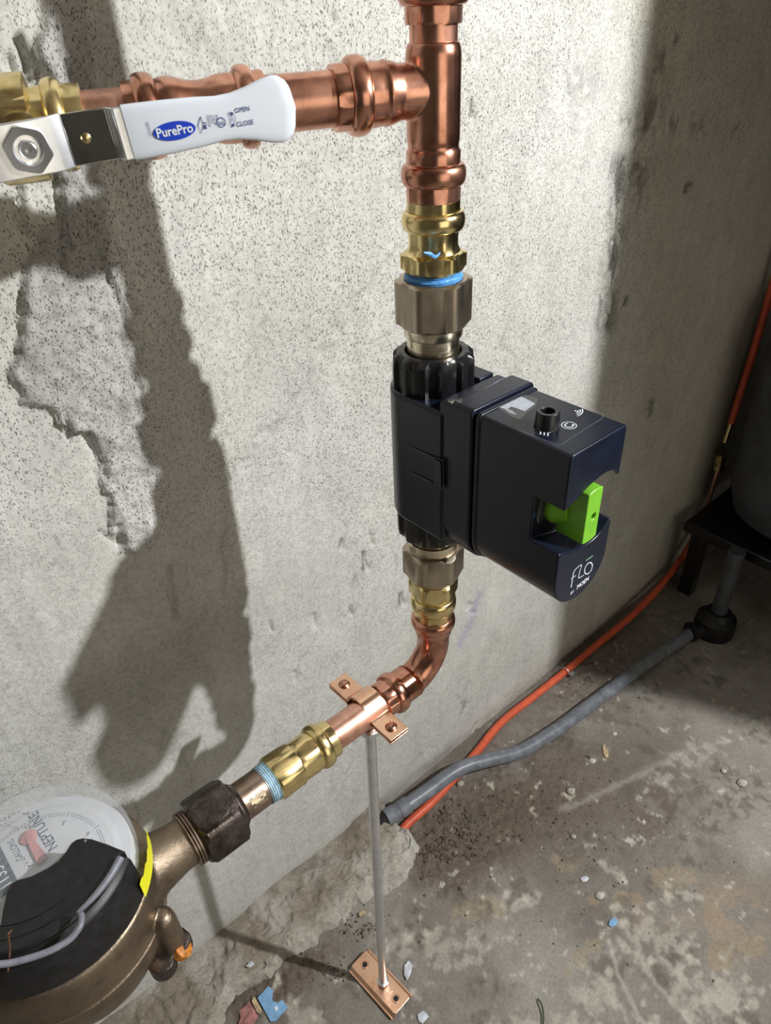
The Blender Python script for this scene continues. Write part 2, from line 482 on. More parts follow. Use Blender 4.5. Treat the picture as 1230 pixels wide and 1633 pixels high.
def grid_mesh(name, P, cols, por, mat):
    nu, nv = P.shape[:2]
    me = bpy.data.meshes.new(name)
    idx = np.arange(nu * nv).reshape(nu, nv)
    q = np.stack([idx[:-1, :-1], idx[1:, :-1], idx[1:, 1:], idx[:-1, 1:]], -1).reshape(-1, 4)
    me.vertices.add(nu * nv); me.vertices.foreach_set('co', P.reshape(-1).astype(np.float32))
    me.loops.add(q.size); me.loops.foreach_set('vertex_index', q.reshape(-1).astype(np.int32))
    me.polygons.add(len(q)); me.polygons.foreach_set('loop_start', (np.arange(len(q)) * 4).astype(np.int32))
    me.update(calc_edges=True)
    a = me.color_attributes.new('Col', 'FLOAT_COLOR', 'POINT')
    c4 = np.ones((nu * nv, 4), np.float32); c4[:, :3] = np.clip(cols.reshape(-1, 3), 0, 1); a.data.foreach_set('color', c4.reshape(-1))
    b = me.attributes.new('Porous', 'FLOAT', 'POINT'); b.data.foreach_set('value', por.reshape(-1).astype(np.float32))
    me.materials.append(mat); me.shade_smooth()
    o = bpy.data.objects.new(name, me); COL.objects.link(o)
    return o
def axis(lo, hi, flo, fhi, fine, coarse):
    a = list(np.arange(lo, flo, coarse)) + list(np.arange(flo, fhi, fine)) + list(np.arange(fhi, hi, coarse)) + [hi]
    return np.array(a)

# ================================================================== THE SETTING
WY = 0.575
XR = 1.57
def build_wall():
    xs = axis(-2.0, XR, -0.12, 1.05, 0.0022, 0.012); zs = axis(-0.01, H + 1.2, 0.0, H + 0.06, 0.0026, 0.02)
    X, Zz = np.meshgrid(xs, zs, indexing='ij')
    px, py = project(X, np.full_like(X, WY), Zz)
    wob = (fbm(X, Zz, 60, 4, 3) - 0.5)
    wx = px + wob * 34; wy = py + (fbm(X, Zz, 60, 4, 9) - 0.5) * 34
    near = (px > -300) & (px < 1500) & (py > -300) & (py < 1900) & (Zz < H + .5)
    h = (fbm(X, Zz, 5, 3, 21) - 0.5) * 0.004 + (fbm(X, Zz, 45, 4, 5) - 0.5) * 0.0012
    # formwork grain: fine vertical ridges
    grain = fbm(X * 1.0, Zz * 0.05, 170, 2, 31) - 0.5
    h += grain * 0.0008
    # raised skin of the spalled strip, its ragged left and lower edge
    skin = [(60, 235), (98, 290), (92, 345), (75, 360), (50, 400), (38, 440), (36, 490), (28, 530), (20, 600), (42, 640), (82, 650), (100, 690), (112, 705), (128, 690), (140, 700),
            (152, 748), (163, 762), (176, 800), (182, 835), (196, 878), (232, 878), (262, 850), (320, 760), (420, 500), (420, 200), (300, -100), (110, -100), (60, 80), (80, 160)]
    d = sdf(wx, wy, skin)
    inner = [(150, 330), (165, 420), (190, 500), (215, 570), (226, 640), (235, 720), (250, 790), (225, 870), (420, 700), (700, 300), (600, -100), (130, -100)]
    di = sdf(wx, wy, inner)
    up = sst(3, -4, d) * np.clip(1 - sst(225, 300, px) * sst(640, 760, py), 0, 1)
    ridge = sst(6, -14, di)
    fade = sst(40, -260, di)
    h += np.where(near, up * (0.0080 - 0.0080 * fade) + ridge * 0.0035 * (1 - fade), 0)
    rough = up * (1 - ridge)
    h += np.where(near, rough * ((fbm(X, Zz, 110, 4, 41) - 0.5) * 0.0075 + (fbm(X, Zz, 30, 2, 47) - .5) * 0.004), 0)
    # ridged flow marks along the right side of that strip
    h += np.where(near & (px < 300), sst(250, 225, px) * np.exp(-(di / 18.0) ** 2) * (fbm(X * 1.0 + Zz * .12, Zz * .06, 200, 2, 51) - 0.5) * 0.010, 0)
    # cracks and gouges
    def gouge(pts, w, depth):
        nonlocal h
        dd = seg_dist(px + wob * 14, py + wob * 10, pts)
        h -= np.where(near, np.exp(-(dd / w) ** 2) * depth * 1.7, 0)
    for g_ in ([(103, 665), (112, 697)], [(138, 692), (150, 716), (164, 756)], [(187, 838), (194, 872)]): gouge(g_, 5.5, 0.005)
    gouge([(93, 330), (104, 350), (96, 375), (106, 392)], 3.5, 0.003); gouge([(40, 425), (34, 470), (26, 520)], 3.0, 0.003); gouge([(32, 300), (34, 345), (48, 372)], 5, 0.005)
    gouge([(30, 62), (44, 95), (50, 120), (62, 145)], 7, 0.007)
    gouge([(12, 90), (24, 118)], 6, 0.004)
    gouge([(62, 112), (72, 145)], 5, 0.004)
    gouge([(82, 235), (90, 280), (93, 345), (95, 420)], 3.5, 0.004)
    gouge([(100, 98), (118, 140)], 6, 0.003)
    gouge([(195, 465), (205, 485)], 5, 0.003)
    gouge([(268, 905), (280, 985)], 3.5, 0.005)
    gouge([(158, 848), (196, 876), (226, 874)], 3, 0.003)
    for (x, y, l) in [(580, 895, 26), (600, 1150, 12), (545, 870, 14), (590, 860, 14), (560, 975, 12), (640, 955, 16), (500, 990, 14), (430, 1000, 12), (470, 1080, 14), (752, 970, 10), (742, 1130, 16),
                      (760, 1160, 10), (700, 1060, 10), (757, 180, 22), (748, 95, 10), (1100, 560, 12), (1036, 640, 24), (1174, 45, 22), (1166, 345, 9), (1098, 300, 10), (1138, 328, 6), (625, 20, 14), (530, 30, 12), (380, 1130, 14), (560, 1180, 14)]:
        gouge([(x, y - l / 2), (x + l * (0.18 if x < 690 else -0.18), y + l / 2)], 2.6 + random.random() * 1.6, 0.0022)
    # board joint and honeycombing on the right
    gouge([(1066, -20), (1060, 40), (1050, 90), (1036, 150), (1030, 190)], 2.2, 0.0025)
    gouge([(1040, 190), (1000, 330), (990, 370)], 4, 0.002)
    band = [(990, 260), (982, 340), (974, 430), (966, 520)]
    bd = seg_dist(px, py, band)
    h -= np.where(near, np.exp(-(bd / 13) ** 2) * sst(0.52, 0.66, fbm(X, Zz * .5, 120, 3, 61)) * 0.006, 0)
    bd2 = seg_dist(px, py, [(1060, 90), (1038, 200), (1040, 160), (1010, 330)])
    h -= np.where(near, np.exp(-(bd2 / 22) ** 2) * sst(0.55, 0.68, fbm(X, Zz * .6, 110, 3, 63)) * 0.004, 0)
    bd3 = seg_dist(px, py, [(1000, 195), (1190, 205)])
    h -= np.where(near, np.exp(-(bd3 / 18) ** 2) * sst(0.58, 0.70, fbm(X * .6, Zz, 100, 3, 65)) * 0.003, 0)
    # colour of the paint and its stains
    base = np.empty(X.shape + (3,))
    t = fbm(X, Zz, 7, 4, 71)[..., None]
    base[:] = np.array([0.60, 0.595, 0.545]) * (1 - t) + np.array([0.72, 0.72, 0.69]) * t
    tg = fbm(X, Zz * .15, 40, 3, 75)[..., None]
    base *= 0.93 + 0.12 * tg
    def tint(mask, c, amt=1.0):
        nonlocal base
        m_ = np.clip(mask * amt, 0, 1)[..., None]; base = base * (1 - m_) + np.array(c) * m_
    tint(np.where(near, sst(500, 1500, py) * sst(900, 500, px), 0), (0.66, 0.68, 0.70), 0.35)
    tint(np.where(near, rough, 0), (0.70, 0.70, 0.71), 0.5)
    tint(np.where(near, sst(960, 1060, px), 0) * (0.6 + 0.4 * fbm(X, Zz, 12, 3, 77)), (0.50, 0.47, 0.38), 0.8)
    tint(np.where(near, np.exp(-(bd / 16) ** 2) * sst(0.40, 0.65, fbm(X, Zz * .35, 90, 3, 79)), 0), (0.14, 0.135, 0.12), 0.85)
    tint(np.where(near, np.exp(-(bd2 / 14) ** 2) * sst(0.42, 0.7, fbm(X, Zz * .35, 80, 3, 81)), 0), (0.18, 0.17, 0.13), 0.75)
    tint(np.where(near, np.exp(-(bd3 / 16) ** 2) * sst(0.5, 0.72, fbm(X, Zz * .5, 80, 3, 85)), 0), (0.16, 0.15, 0.12), 0.6)
    tint(np.where(near, blob(px, py, 905, 130, 50, 30, 0), 0) * sst(0.4, 0.6, fbm(X, Zz, 90, 2, 87)), (0.3, 0.3, 0.28), 0.5)
    tint(np.where(near, np.exp(-(seg_dist(px, py, [(765, 945), (750, 990), (732, 1030)]) / 5) ** 2), 0), (0.42, 0.42, 0.58), 0.6)
    tint(np.where(near, np.exp(-(seg_dist(px, py, [(30, 60), (44, 95), (52, 125)]) / 9) ** 2), 0), (0.25, 0.24, 0.23), 0.6)
    for (x, y, l) in [(1098, 300, 14), (1136, 328, 10), (1040, 650, 26), (640, 955, 16), (580, 895, 26), (740, 1130, 14), (753, 170, 26), (1078, 65, 14), (545, 865, 10), (1000, 480, 12)]:
        tint(np.where(near, np.exp(-(seg_dist(px + wob * 10, py, [(x, y - l / 2), (x - 3, y + l / 2)]) / 3.0) ** 2), 0), (0.13, 0.13, 0.11), 0.8)
    vein = np.where(near, np.exp(-((fbm(X, Zz * .35, 22, 3, 89) - .5) / .012) ** 2) * sst(.55, .7, fbm(X, Zz, 9, 2, 91)), 0)
    tint(vein, (0.30, 0.30, 0.28), 0.4)
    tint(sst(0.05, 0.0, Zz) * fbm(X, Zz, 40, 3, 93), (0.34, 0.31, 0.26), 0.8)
    por = 0.55 + 0.6 * sst(0.35, 0.65, fbm(X, Zz, 6, 3, 95)) + np.where(near, rough * 1.1, 0)
    por = np.where(near, por * (1 - 0.62 * sst(650, 1000, py)) * (1 - .3 * sst(900, 1100, px)), 0.4)
    P = np.stack([X, WY - h, Zz], -1)
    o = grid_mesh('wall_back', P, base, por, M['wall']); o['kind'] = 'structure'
    return o
build_wall()

def build_floor():
    xs = axis(-2.0, XR, -0.1, 1.25, 0.0028, 0.02); ys = axis(-2.4, WY + 0.01, -0.12, WY, 0.0028, 0.03)
    X, Y = np.meshgrid(xs, ys, indexing='ij')
    px, py = project(X, Y, np.zeros_like(X))
    near = (px > -400) & (px < 1600) & (py > 600) & (py < 2000)
    h = (fbm(X, Y, 6, 3, 11) - 0.5) * 0.006 + (fbm(X, Y, 70, 4, 15) - 0.5) * 0.0014
    dirt = np.where(near, np.clip(blob(px, py, 720, 1350, 75, 60, -35) * 1.5 + blob(px, py, 820, 1290, 140, 70, -30) + blob(px, py, 940, 1080, 110, 60, -40) * .8
                    + blob(px, py, 400, 1590, 80, 60, -40) + blob(px, py, 490, 1545, 70, 22, -42), 0, 1), 0)
    dirt = dirt * sst(0.3, 0.6, fbm(X, Y, 30, 4, 17) + dirt * .25)
    h += dirt * (fbm(X, Y, 120, 4, 19) - 0.35) * 0.011
    base = np.empty(X.shape + (3,))
    t = sst(.3, .7, fbm(X, Y, 9, 5, 23, .6))[..., None]
    base[:] = np.array([0.215, 0.20, 0.18]) * (1 - t) + np.array([0.31, 0.30, 0.275]) * t
    nz = fbm(X, Y, 40, 4, 25); nz2 = fbm(X, Y, 18, 4, 27); nz3 = fbm(X, Y, 90, 4, 29)
    def tint(mask, c, amt=1.0):
        nonlocal base
        m_ = np.clip(mask * amt, 0, 1)[..., None]; base = base * (1 - m_) + np.array(c) * m_
    def B(cx, cy, rx, ry, ang=0): return np.where(near, blob(px, py, cx, cy, rx, ry, ang), 0)
    tint(B(880, 1290, 200, 90, -20) * (0.5 + .5 * nz2), (0.13, 0.105, 0.085), 0.95)
    tint(B(1060, 1290, 60, 60) * sst(.4, .6, nz), (0.12, 0.09, 0.085), 0.7)
    tint(B(950, 1440, 60, 110, -20) * sst(.35, .6, nz2), (0.16, 0.145, 0.14), 0.8)
    tint(dirt, (0.13, 0.10, 0.08), 0.8)
    tint(B(1120, 1460, 110, 60) * sst(.45, .6, nz2), (0.36, 0.27, 0.19), 0.6)
    for (x, y, a, b_) in [(760, 1450, 50, 22), (1070, 1400, 40, 26), (905, 1375, 28, 16), (925, 1525, 18, 16), (948, 1508, 16, 14), (1150, 1530, 30, 24), (990, 1432, 14, 12), (1015, 1435, 16, 14), (1200, 1510, 26, 20), (905, 1552, 10, 9), (945, 1436, 14, 8)]:
        tint(sst(.35, .6, B(x, y, a, b_) + (nz3 - .5) * .7), (0.34, 0.275, 0.18), 0.45)
    for (x, y, a, b_, g) in [(1040, 1500, 75, 60, 30), (960, 1580, 60, 60, 60), (1130, 1590, 120, 60, 0), (975, 1385, 22, 14, 20), (940, 1352, 16, 12, 0), (1000, 1450, 34, 16, 0), (1100, 1425, 50, 14, 10), (840, 1440, 40, 20, 0), (1090, 1220, 90, 30, -25), (860, 1640, 120, 30, 0), (960, 1427, 14, 9, 0), (700, 1520, 90, 50, 0), (480, 1620, 60, 30, 0)]:
        tint(sst(.42, .75, B(x, y, a, b_, g) * .75 + (nz3 - .5) * 1.6 + (nz - .5) * .5 + .02), (0.50, 0.48, 0.43), 0.5)
    tint(sst(.55, .8, nz3) * sst(.5, .8, nz2), (0.42, 0.41, 0.37), 0.4)
    tint(sst(.52, .36, nz3) * sst(.45, .3, nz2), (0.11, 0.10, 0.085), 0.6)
    scratch = np.where(near, np.exp(-(seg_dist(px + (nz - .5) * 30, py, [(900, 1290), (990, 1250), (1090, 1200)]) / 5) ** 2), 0)
    tint(scratch, (0.42, 0.40, 0.37), 0.45)
    for pts in [[(975, 1500), (985, 1560), (1010, 1610), (1040, 1650)], [(1000, 1480), (1050, 1580), (1110, 1640)], [(960, 1560), (1000, 1630)]]:
        tint(np.where(near, np.exp(-(seg_dist(px + (nz - .5) * 20, py, pts) / 4) ** 2), 0), (0.5, 0.48, 0.44), 0.5)
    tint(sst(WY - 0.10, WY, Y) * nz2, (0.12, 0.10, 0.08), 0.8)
    base = base * np.array([1.20, 1.17, 1.14])
    P = np.stack([X, Y, h], -1)
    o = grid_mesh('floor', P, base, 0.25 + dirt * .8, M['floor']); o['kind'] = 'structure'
build_floor()

def slab(name, c, size, mat):
    o = MB().add(*box(c, size)).build(name, mat, smooth=0); o['kind'] = 'structure'; return o
slab('wall_left', (-2.05, -0.9, (H + 1.2) / 2), (0.1, 3.1, H + 1.2), M['room'])
slab('wall_front', (-0.2, -2.45, (H + 1.2) / 2), (3.7, 0.1, H + 1.2), M['room'])
slab('wall_right', (XR + 0.55, -0.9, (H + 1.2) / 2), (0.1, 3.1, H + 1.2), M['black_wall'])
slab('trim_1', (XR + 0.25, WY + 0.02, (H + 1.2) / 2), (0.5, 0.04, H + 1.2), M['black_wall'])
slab('floor_2', (XR + 0.25, -0.9, -0.03), (0.5, 3.1, 0.06), M['black_wall'])
cl = slab('ceiling', (0.05, -0.9, H + 1.25), (4.2, 3.1, 0.1), M['room'])
for i in range(6):
    build(MB().add(*box((-1.5 + i * 0.55, -0.9, H + 1.15), (0.045, 3.0, 0.09))), 'joist', M['joist'], cl, smooth=0)

# rough mortar footing along the foot of the wall
def build_footing():
    edge = [(-60, 2010), (60, 1880), (190, 1770), (290, 1690), (352, 1650), (372, 1605), (400, 1578), (430, 1570), (452, 1540), (500, 1510), (520, 1488), (560, 1466), (585, 1440), (600, 1425), (622, 1428), (645, 1412), (664, 1385), (666, 1350), (640, 1325), (612, 1318)]
    E = [at(x, y, Z=0.0) for x, y in edge]
    # resample by X
    n = 330; m = 60
    ex = [p.x for p in E]; L = [0]
    for a, b in zip(E[:-1], E[1:]): L.append(L[-1] + (b - a).length)
    s = np.linspace(0, L[-1], n)
    Xe = np.interp(s, L, [p.x for p in E]); Ye = np.interp(s, L, [p.y for p in E])
    Xw = np.interp(s, L, [p.x if p.x < 0.42 else 0.42 + (p.x - .42) * .6 for p in E]); Yw = np.full(n, WY + 0.004)
    t = np.linspace(0, 1, m)
    X = Xw[:, None] * (1 - t) + Xe[:, None] * t; Y = Yw[:, None] * (1 - t) + Ye[:, None] * t
    end = sst(0.80, 0.95, s / L[-1])[:, None]
    prof = 0.030 * (1 - t * 0.45)[None, :] * sst(1.0, 0.86, t)[None, :]
    prof = prof * (1 + 0.25 * end)
    prof = prof * sst(1.0, 0.975, s / L[-1])[:, None]
    nz = fbm(X, Y, 60, 4, 101) - .5; nb = fbm(X, Y, 14, 3, 103) - .5
    amp = sst(0.0, 0.25, t)[None, :]
    Z = prof * (1 + nb * 0.9) + (nz * 0.011 + (fbm(X, Y, 150, 3, 113) - .5) * .006 + (fbm(X, Y, 28, 3, 115) - .5) * .012) * (amp * .8 + .2) * (1 + end) * (prof > .001)
    X = X + (fbm(X, Y, 50, 4, 105) - .5) * .016 * amp; Y = Y + (fbm(X, Y, 50, 4, 107) - .5) * .020 * amp
    Z[:, -1] = -0.006
    tc = sst(.35, .7, fbm(X, Y, 20, 4, 109))[..., None]
    base = np.array([0.30, 0.26, 0.21]) * (1 - tc) + np.array([0.47, 0.44, 0.39]) * tc
    e_ = np.clip(end * sst(.3, .8, t)[None, :] + sst(.6, .95, t)[None, :] * .6, 0, 1)[..., None]
    base = base * (1 - e_) + np.array([0.56, 0.54, 0.48]) * e_
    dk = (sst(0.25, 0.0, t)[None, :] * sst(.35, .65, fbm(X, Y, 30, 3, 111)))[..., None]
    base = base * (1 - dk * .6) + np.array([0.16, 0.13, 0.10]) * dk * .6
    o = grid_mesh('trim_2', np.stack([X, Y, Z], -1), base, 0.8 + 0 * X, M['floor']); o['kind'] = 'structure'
build_footing()

# an added box, unseen outside the frame, shades the far end of the wall and floor
def build_blocker():
    L_ = Vector(LIGHT); s = 0.36
    A = L_ + (Vector((0.903, WY, 0)) - L_) * s
    dr = Vector((0.174, -0.373, 0)); B = A + dr * 0.9; q = Vector((0.30, 0.14, 0))
    top = H + 1.2 - A.z
    t = empty('light_blocker', A + q / 2 + dr * .25, 'added dark box out of view, blocking light from the far wall end', 'blocker')
    build(MB().add(*prism([A, B, B + q, A + q], (0, 0, top))), 'blocker_body', M['blocker'], t, smooth=0, bevel=.004)
    rim = MB()
    c = (A + B + B + q + A + q) / 4
    pts = [c + (p - c) * 1.02 for p in (A, B, B + q, A + q)]
    build(MB().add(*prism([p + Vector((0, 0, .08)) for p in pts], (0, 0, 0.02))), 'flange', M['blocker'], t, smooth=0)
build_blocker()

# ================================================================== PIPEWORK: the riser
def VL(z0): return line((PX, PY, z0), (0, 0, -1), ref=(0, -1, 0))
def R(*pairs, z0):
    """profile down the riser from (py, r, apothem) levels"""
    return [(z0 - vz(p[0]),) + tuple(p[1:]) for p in pairs]
def brk(n=24):
    pass

def build_riser_top():
    z0 = vz(-190)
    t = empty('copper_pipe', (PX, PY, vz(60)), 'copper pipe rising out of the top of the picture above the tee', 'pipe')
    build(SW(VL(z0), [(-0.95, .0143)] + R((-190, .0143), (80, .0143), z0=z0)), 'pipe', M['copper'], t)
    z1 = vz(-70)
    prof = R((-70, .0165), (-60, .0171), (-25, .0171), (-22, .0171), z0=z1) + bead(z1 - vz(-8), .0172, .0205, .005) + R((6, .0168, .0161), (34, .0168, .0161), (38, .0163), (38.2, .0145), z0=z1)
    build(SW(VL(z1), prof, 96), 'press_collar', M['copper'], t)
build_riser_top()

def build_tee():
    t = empty('copper_tee', (PX, PY, vz(318)), 'copper press tee where the horizontal branch meets the riser', 'pipe tee')
    z0 = vz(66)
    v = SW(VL(z0), R((66, .0146), (66.2, .0152), (72, .0160), (84, .0168), (130, .0168), (200, .0168), (216, .0168), (226, .0166), (232, .0160), (238, .0166), (240, .0174), z0=z0), 96)
    s1, s2, s3 = bs(650), bs(634), bs(612)
    pth = bpath
    v2 = SW(pth, [(0, .0140), (s1 * .6, .0150), (s1, .0150), (s2, .0152), ((s2 + s3) / 2 - .001, .0166), (s3, .0176), (s3 + .001, .0170)], 96)
    body = MB().add(v.v, v.f); body.add(v2.v, v2.f)
    o = build(body, 'tee_body', M['copper'], t)
    r = o.modifiers.new('remesh', 'REMESH'); r.mode = 'VOXEL'; r.voxel_size = 0.0007; r.use_smooth_shade = True
    sm = o.modifiers.new('smooth', 'SMOOTH'); sm.iterations = 14; sm.factor = .6
    bpy.context.view_layer.update(); bake(o); o.data.shade_smooth()
    # lower press end
    zz = vz(236)
    pr = R((236, .0166), (240, .0174), (258, .0174, .0172), z0=zz) + bead(zz - vz(277), .0178, .0212, .0065, 12) + R((293, .0178, .0172), (314, .0178, .0172), (318, .0176), (318.2, .0150), (300, .0146), z0=zz)
    build(SW(VL(zz), pr, 96, caps=(True, False)), 'press_collar', M['copper'], t)
    # the press tool's flats
    # branch press end
    sb = bs(612)
    a, b, c = bs(590), bs(568), bs(545)
    e = bs(530)
    pr = [(sb, .0176), (sb + .001, .0172), (bs(606), .0168), (bs(600), .0172), (bs(582), .0174, .0171)] + bead(b, .0176, .0212, .0062, 12) + [(c + .001, .0176, .0171), (e - .001, .0174, .0170), (e, .0171), (e + .0001, .0150)]
    build(SW(pth, pr, 96), 'press_collar', M['copper'], t)
build_tee()

def build_branch():
    pth = bpath
    t = empty('copper_pipe', bp(bs(470)), 'horizontal copper pipe between the tee and the bent coupling behind the white handle', 'pipe')
    build(SW(pth, [(bs(560), .0147), (bs(395), .0147)]), 'pipe', M['copper'], t)
    t = empty('copper_coupling', bp(bs(310)), 'copper press coupling with two beads above the white valve handle', 'pipe fitting')
    pr = [(bs(424), .0150), (bs(424) + .0002, .0172), (bs(418), .0176, .0170), (bs(407), .0172, .0168)] + bead(bs(392), .0174, .0208, .0052, 10) + \
         [(bs(380), .0172, .0168), (bs(362), .0172, .0166), (bs(350), .0168), (bs(338), .0156), (bs(325), .0150), (bs(312), .0151), (bs(300), .0158), (bs(290), .0170), (bs(276), .0180), (bs(264), .0178), (bs(256), .0170)] + \
         bead(bs(238), .0174, .0206, .0060, 10) + [(bs(222), .0174, .0168), (bs(206), .0172, .0167), (bs(204), .0170), (bs(204) + .0001, .015)]
    build(SW(pth, pr, 96), 'coupling_body', M['copper'], t)
    t = empty('copper_pipe', bp(bs(170)), 'short bare copper stub between the coupling and the brass valve', 'pipe')
    build(SW(pth, [(bs(240), .0146), (bs(110), .0146)]), 'pipe', M['copper_dull'], t)
build_branch()

# ---------------------------------------------------------------- ball valve, left
def build_valve():
    pth = bpath
    w = Vector((-BU.y * -1, 0, 0))
    stem = Vector((-0.404, -0.914, -0.05)).normalized()          # out of the wall, square to the branch
    V = bp(bs(47))
    t = empty('ball_valve', V, 'brass ball valve at the left edge with a long white lever', 'valve')
    e = bs(140)
    pr = [(e - .0002, .0148), (e, .0178), (e + .003, .0182, .0176), (bs(118), .0182, .0176)] + bead(bs(97), .0182, .0214, .005, 10) + \
         [(bs(82), .0182, .0176), (bs(64), .0180, .0174), (bs(62), .0185), (bs(60), .0245, .0222), (bs(60) + .012, .0245, .0222), (bs(60) + .0125, .021), (bs(47) - .004, .0235), (bs(47) + .004, .0245), (bs(47) + .018, .0245), (bs(47) + .024, .021),
          (bs(47) + .03, .024, .022), (bs(47) + .045, .024, .022), (bs(47) + .047, .018), (bs(47) + .09, .018)]
    build(SW(pth, pr, 96), 'valve_body', M['brass'], t)
    sd, sa, sb_ = frame(stem, BU)                     # sa along the branch (left), sb_ vertical
    build(SW(line(V, stem, BU), [(0.012, .0125), (.034, .0125), (.035, .010), (.046, .010)], 48), 'stem_boss', M['brass'], t)
    # lever: plate, step, gripped blade
    right = (-BU); upv = stem.cross(right).normalized()
    if upv.z < 0: upv = -upv
    O = V + stem * 0.049
    # lever line measured on the photograph: from the nut to the tip
    tip_ray = at(452, 172, Y=0.358)
    nut = at(47, 236, Y=(O).y)
    O = nut + stem * .001
    ax = (tip_ray - O).normalized()
    upv = (upv - ax * upv.dot(ax)).normalized(); out = ax.cross(upv)
    if out.y > 0: out = -out
    L = (tip_ray - O).length
    def LP(s, u, n): return O + ax * s + upv * u + out * n
    h = empty  # (parts below hang from the valve)
    # centre plate (folded steel, dark side between the two bends)
    plate = MB()
    hw = 0.0118
    prof = [(-.022, .0050), (.0125, .0008), (.0180, -.0035), (.0400, -.0035), (.0432, .0030), (.0500, .0018), (.060, .0016)]
    th = 0.0022
    def strip(pf, wide, e=0.0):
        v = []; f = []
        for s, n in pf:
            wv = hw * wide
            v += [LP(s, wv, n), LP(s, -wv, n), LP(s, -wv, n - th), LP(s, wv, n - th)]
        for i in range(len(pf) - 1):
            for k in range(4): f.append((4 * i + k, 4 * i + (k + 1) % 4, 4 * i + 4 + (k + 1) % 4, 4 * i + 4 + k))
        f += [(0, 1, 2, 3), tuple(4 * (len(pf) - 1) + k for k in (3, 2, 1, 0))]
        return MB().add(v, f)
    lev = build(strip(prof[2:4], 1.0), 'lever', M['chrome'], t, bevel=.0006, label='plated steel lever')
    build(strip(prof[:3], 1.04), 'lever_tab', M['zinc'], lev, bevel=.0006)
    build(strip(prof[3:], 1.0), 'lever_step', M['zinc'], lev, bevel=.0006)
    build(SW(line(LP(.027, 0, -.0035), out, ax), [(0, .0024), (.0008, .0024), (.0014, .0016), (.0016, .0005)], 20), 'rivet', M['brass'], lev)
    nb = SW(line(O, out, upv), [(0, .0125, .0098), (.0045, .0125, .0098), (.0056, .0108, .0098), (.0056, .0068), (.0015, .0062)], 48, phase=.2)
    build(nb, 'hex_nut', M['zinc'], t)
    build(SW(line(O, out, upv), [(.0, .0040), (.0050, .0040), (.0056, .0034), (.0056, .0014), (.004, .0012)], 32), 'stem', M['zinc'], t)
    # white grip
    prof = [(.0475, .0126), (.053, .0126), (.068, .0121), (.083, .0113), (L - .034, .0103), (L - .026, .0107), (L - .018, .0124), (L - .010, .0147), (L - .004, .0156), (L - .001, .0150), (L + .001, .0126)]
    v = []; f = []; K = 20
    for i, (s, hw) in enumerate(prof):
        n0 = .0008 + .0012 * min(1, (s - .0445) / .01)
        tk = .0030 if i < len(prof) - 1 else .0018
        # superellipse section, the tip edge bulges outwards
        for k in range(K):
            th_ = 2 * math.pi * k / K
            c, sn = math.cos(th_), math.sin(th_)
            cu = math.copysign(abs(c) ** .35, c) * hw; cn = math.copysign(abs(sn) ** .6, sn) * tk
            bulge = (1 - (cu / .0148) ** 2) * .0045 * max(0, (s - (L - .014)) / .014)
            v.append(LP(s + bulge, cu, n0 + cn))
    for i in range(len(prof) - 1):
        for k in range(K): f.append((K * i + k, K * i + (k + 1) % K, K * i + K + (k + 1) % K, K * i + K + k))
    f += [tuple(range(K))[::-1], tuple(K * (len(prof) - 1) + k for k in range(K))]
    grip = build(MB().add(v, f), 'lever_grip', M['white_vinyl'], t, smooth=50, label='white vinyl grip with blue print')
    # print on the grip, straight on its face
    top = .0052
    def face(px, py):
        """grip face point seen at a pixel"""
        r = Vector((px - CX, py - CY, F)); w_ = Vector((r.dot(HX), r.dot(NY), -r.dot(D)))
        p0 = LP(0, 0, top) - Vector((0, 0, H)); s_ = p0.dot(out) / w_.dot(out)
        return w_ * s_ + Vector((0, 0, H))
    c0 = face(278.5, 208.5); rt = (face(312, 203) - face(246, 214)); 
    rl = rt.length / 2; rt.normalize(); upd = rt.cross(out).normalized()
    if upd.z < 0: upd = -upd
    ov = [c0 + rt * rl * 1.02 * math.cos(a) + upd * .0042 * math.sin(a) for a in [2 * math.pi * k / 48 for k in range(48)]]
    build(MB().add([p + out * .0001 for p in ov], [tuple(range(48))]), 'blue_oval', M['blue_ink'], grip, smooth=0)
    tx = MB().add(*text('PurePro', c0 - upd * .0018, rt, upd, .0058, bold=.02, align='CENTER', nrm=out, h=.0003, xs=.95))
    build(tx, 'lettering', M['white_ink'], grip, smooth=0)
    tx = MB()
    p = face(375, 180); tx.add(*text('OPEN', p, rt, upd, .0030, bold=.012, nrm=out))
    p = face(378, 202); tx.add(*text('CLOSE', p, rt, upd, .0030, bold=.012, nrm=out))
    arc = [face(369 + 7 * math.sin(a), 190 - 9 * math.cos(a)) for a in np.linspace(.2, 2.9, 10)]
    tx.add(*ribbon(arc, .0002, out))
    for (x, y, q) in ((370, 181, 1), (372, 200, -1)):
        tx.add([face(x - 3, y - 3 * q) + out * .0001, face(x + 3, y - 1 * q) + out * .0001, face(x, y + 4 * q) + out * .0001], [(0, 1, 2)])
    build(tx, 'open_close_print', M['dark_ink'], grip, smooth=0, kind='stuff')
    tx = MB()
    def vert(lines, x0, y0, size, gap):
        for i, s_ in enumerate(lines):
            tx.add(*text(s_, face(x0 + i * gap, y0 + i * .3 * gap * 0), -upd, rt, size, nrm=out))
    vert(['600WOG'], 233, 194, .0016, 5)
    vert(['150WSP', 'ASTM', 'CSA B1', 'NSF 61'], 329, 183, .0016, 5.0)
    vert(['600 WOG', '150 PSI'], 363, 179, .0014, 4)
    # diamond and circle marks
    dm = [face(x, y) for x, y in ((320, 186), (325, 199), (321, 213), (316, 200), (320, 186))]
    tx.add(*ribbon(dm, .00035, out)); tx.add(*text('FM', face(323, 195), -upd, rt, .0026, nrm=out, bold=.01))
    cc = face(353, 195)
    tx.add(*ribbon([cc + (rt * math.cos(a) + upd * math.sin(a)) * .0021 for a in np.linspace(0, 6.3, 24)], .0004, out))
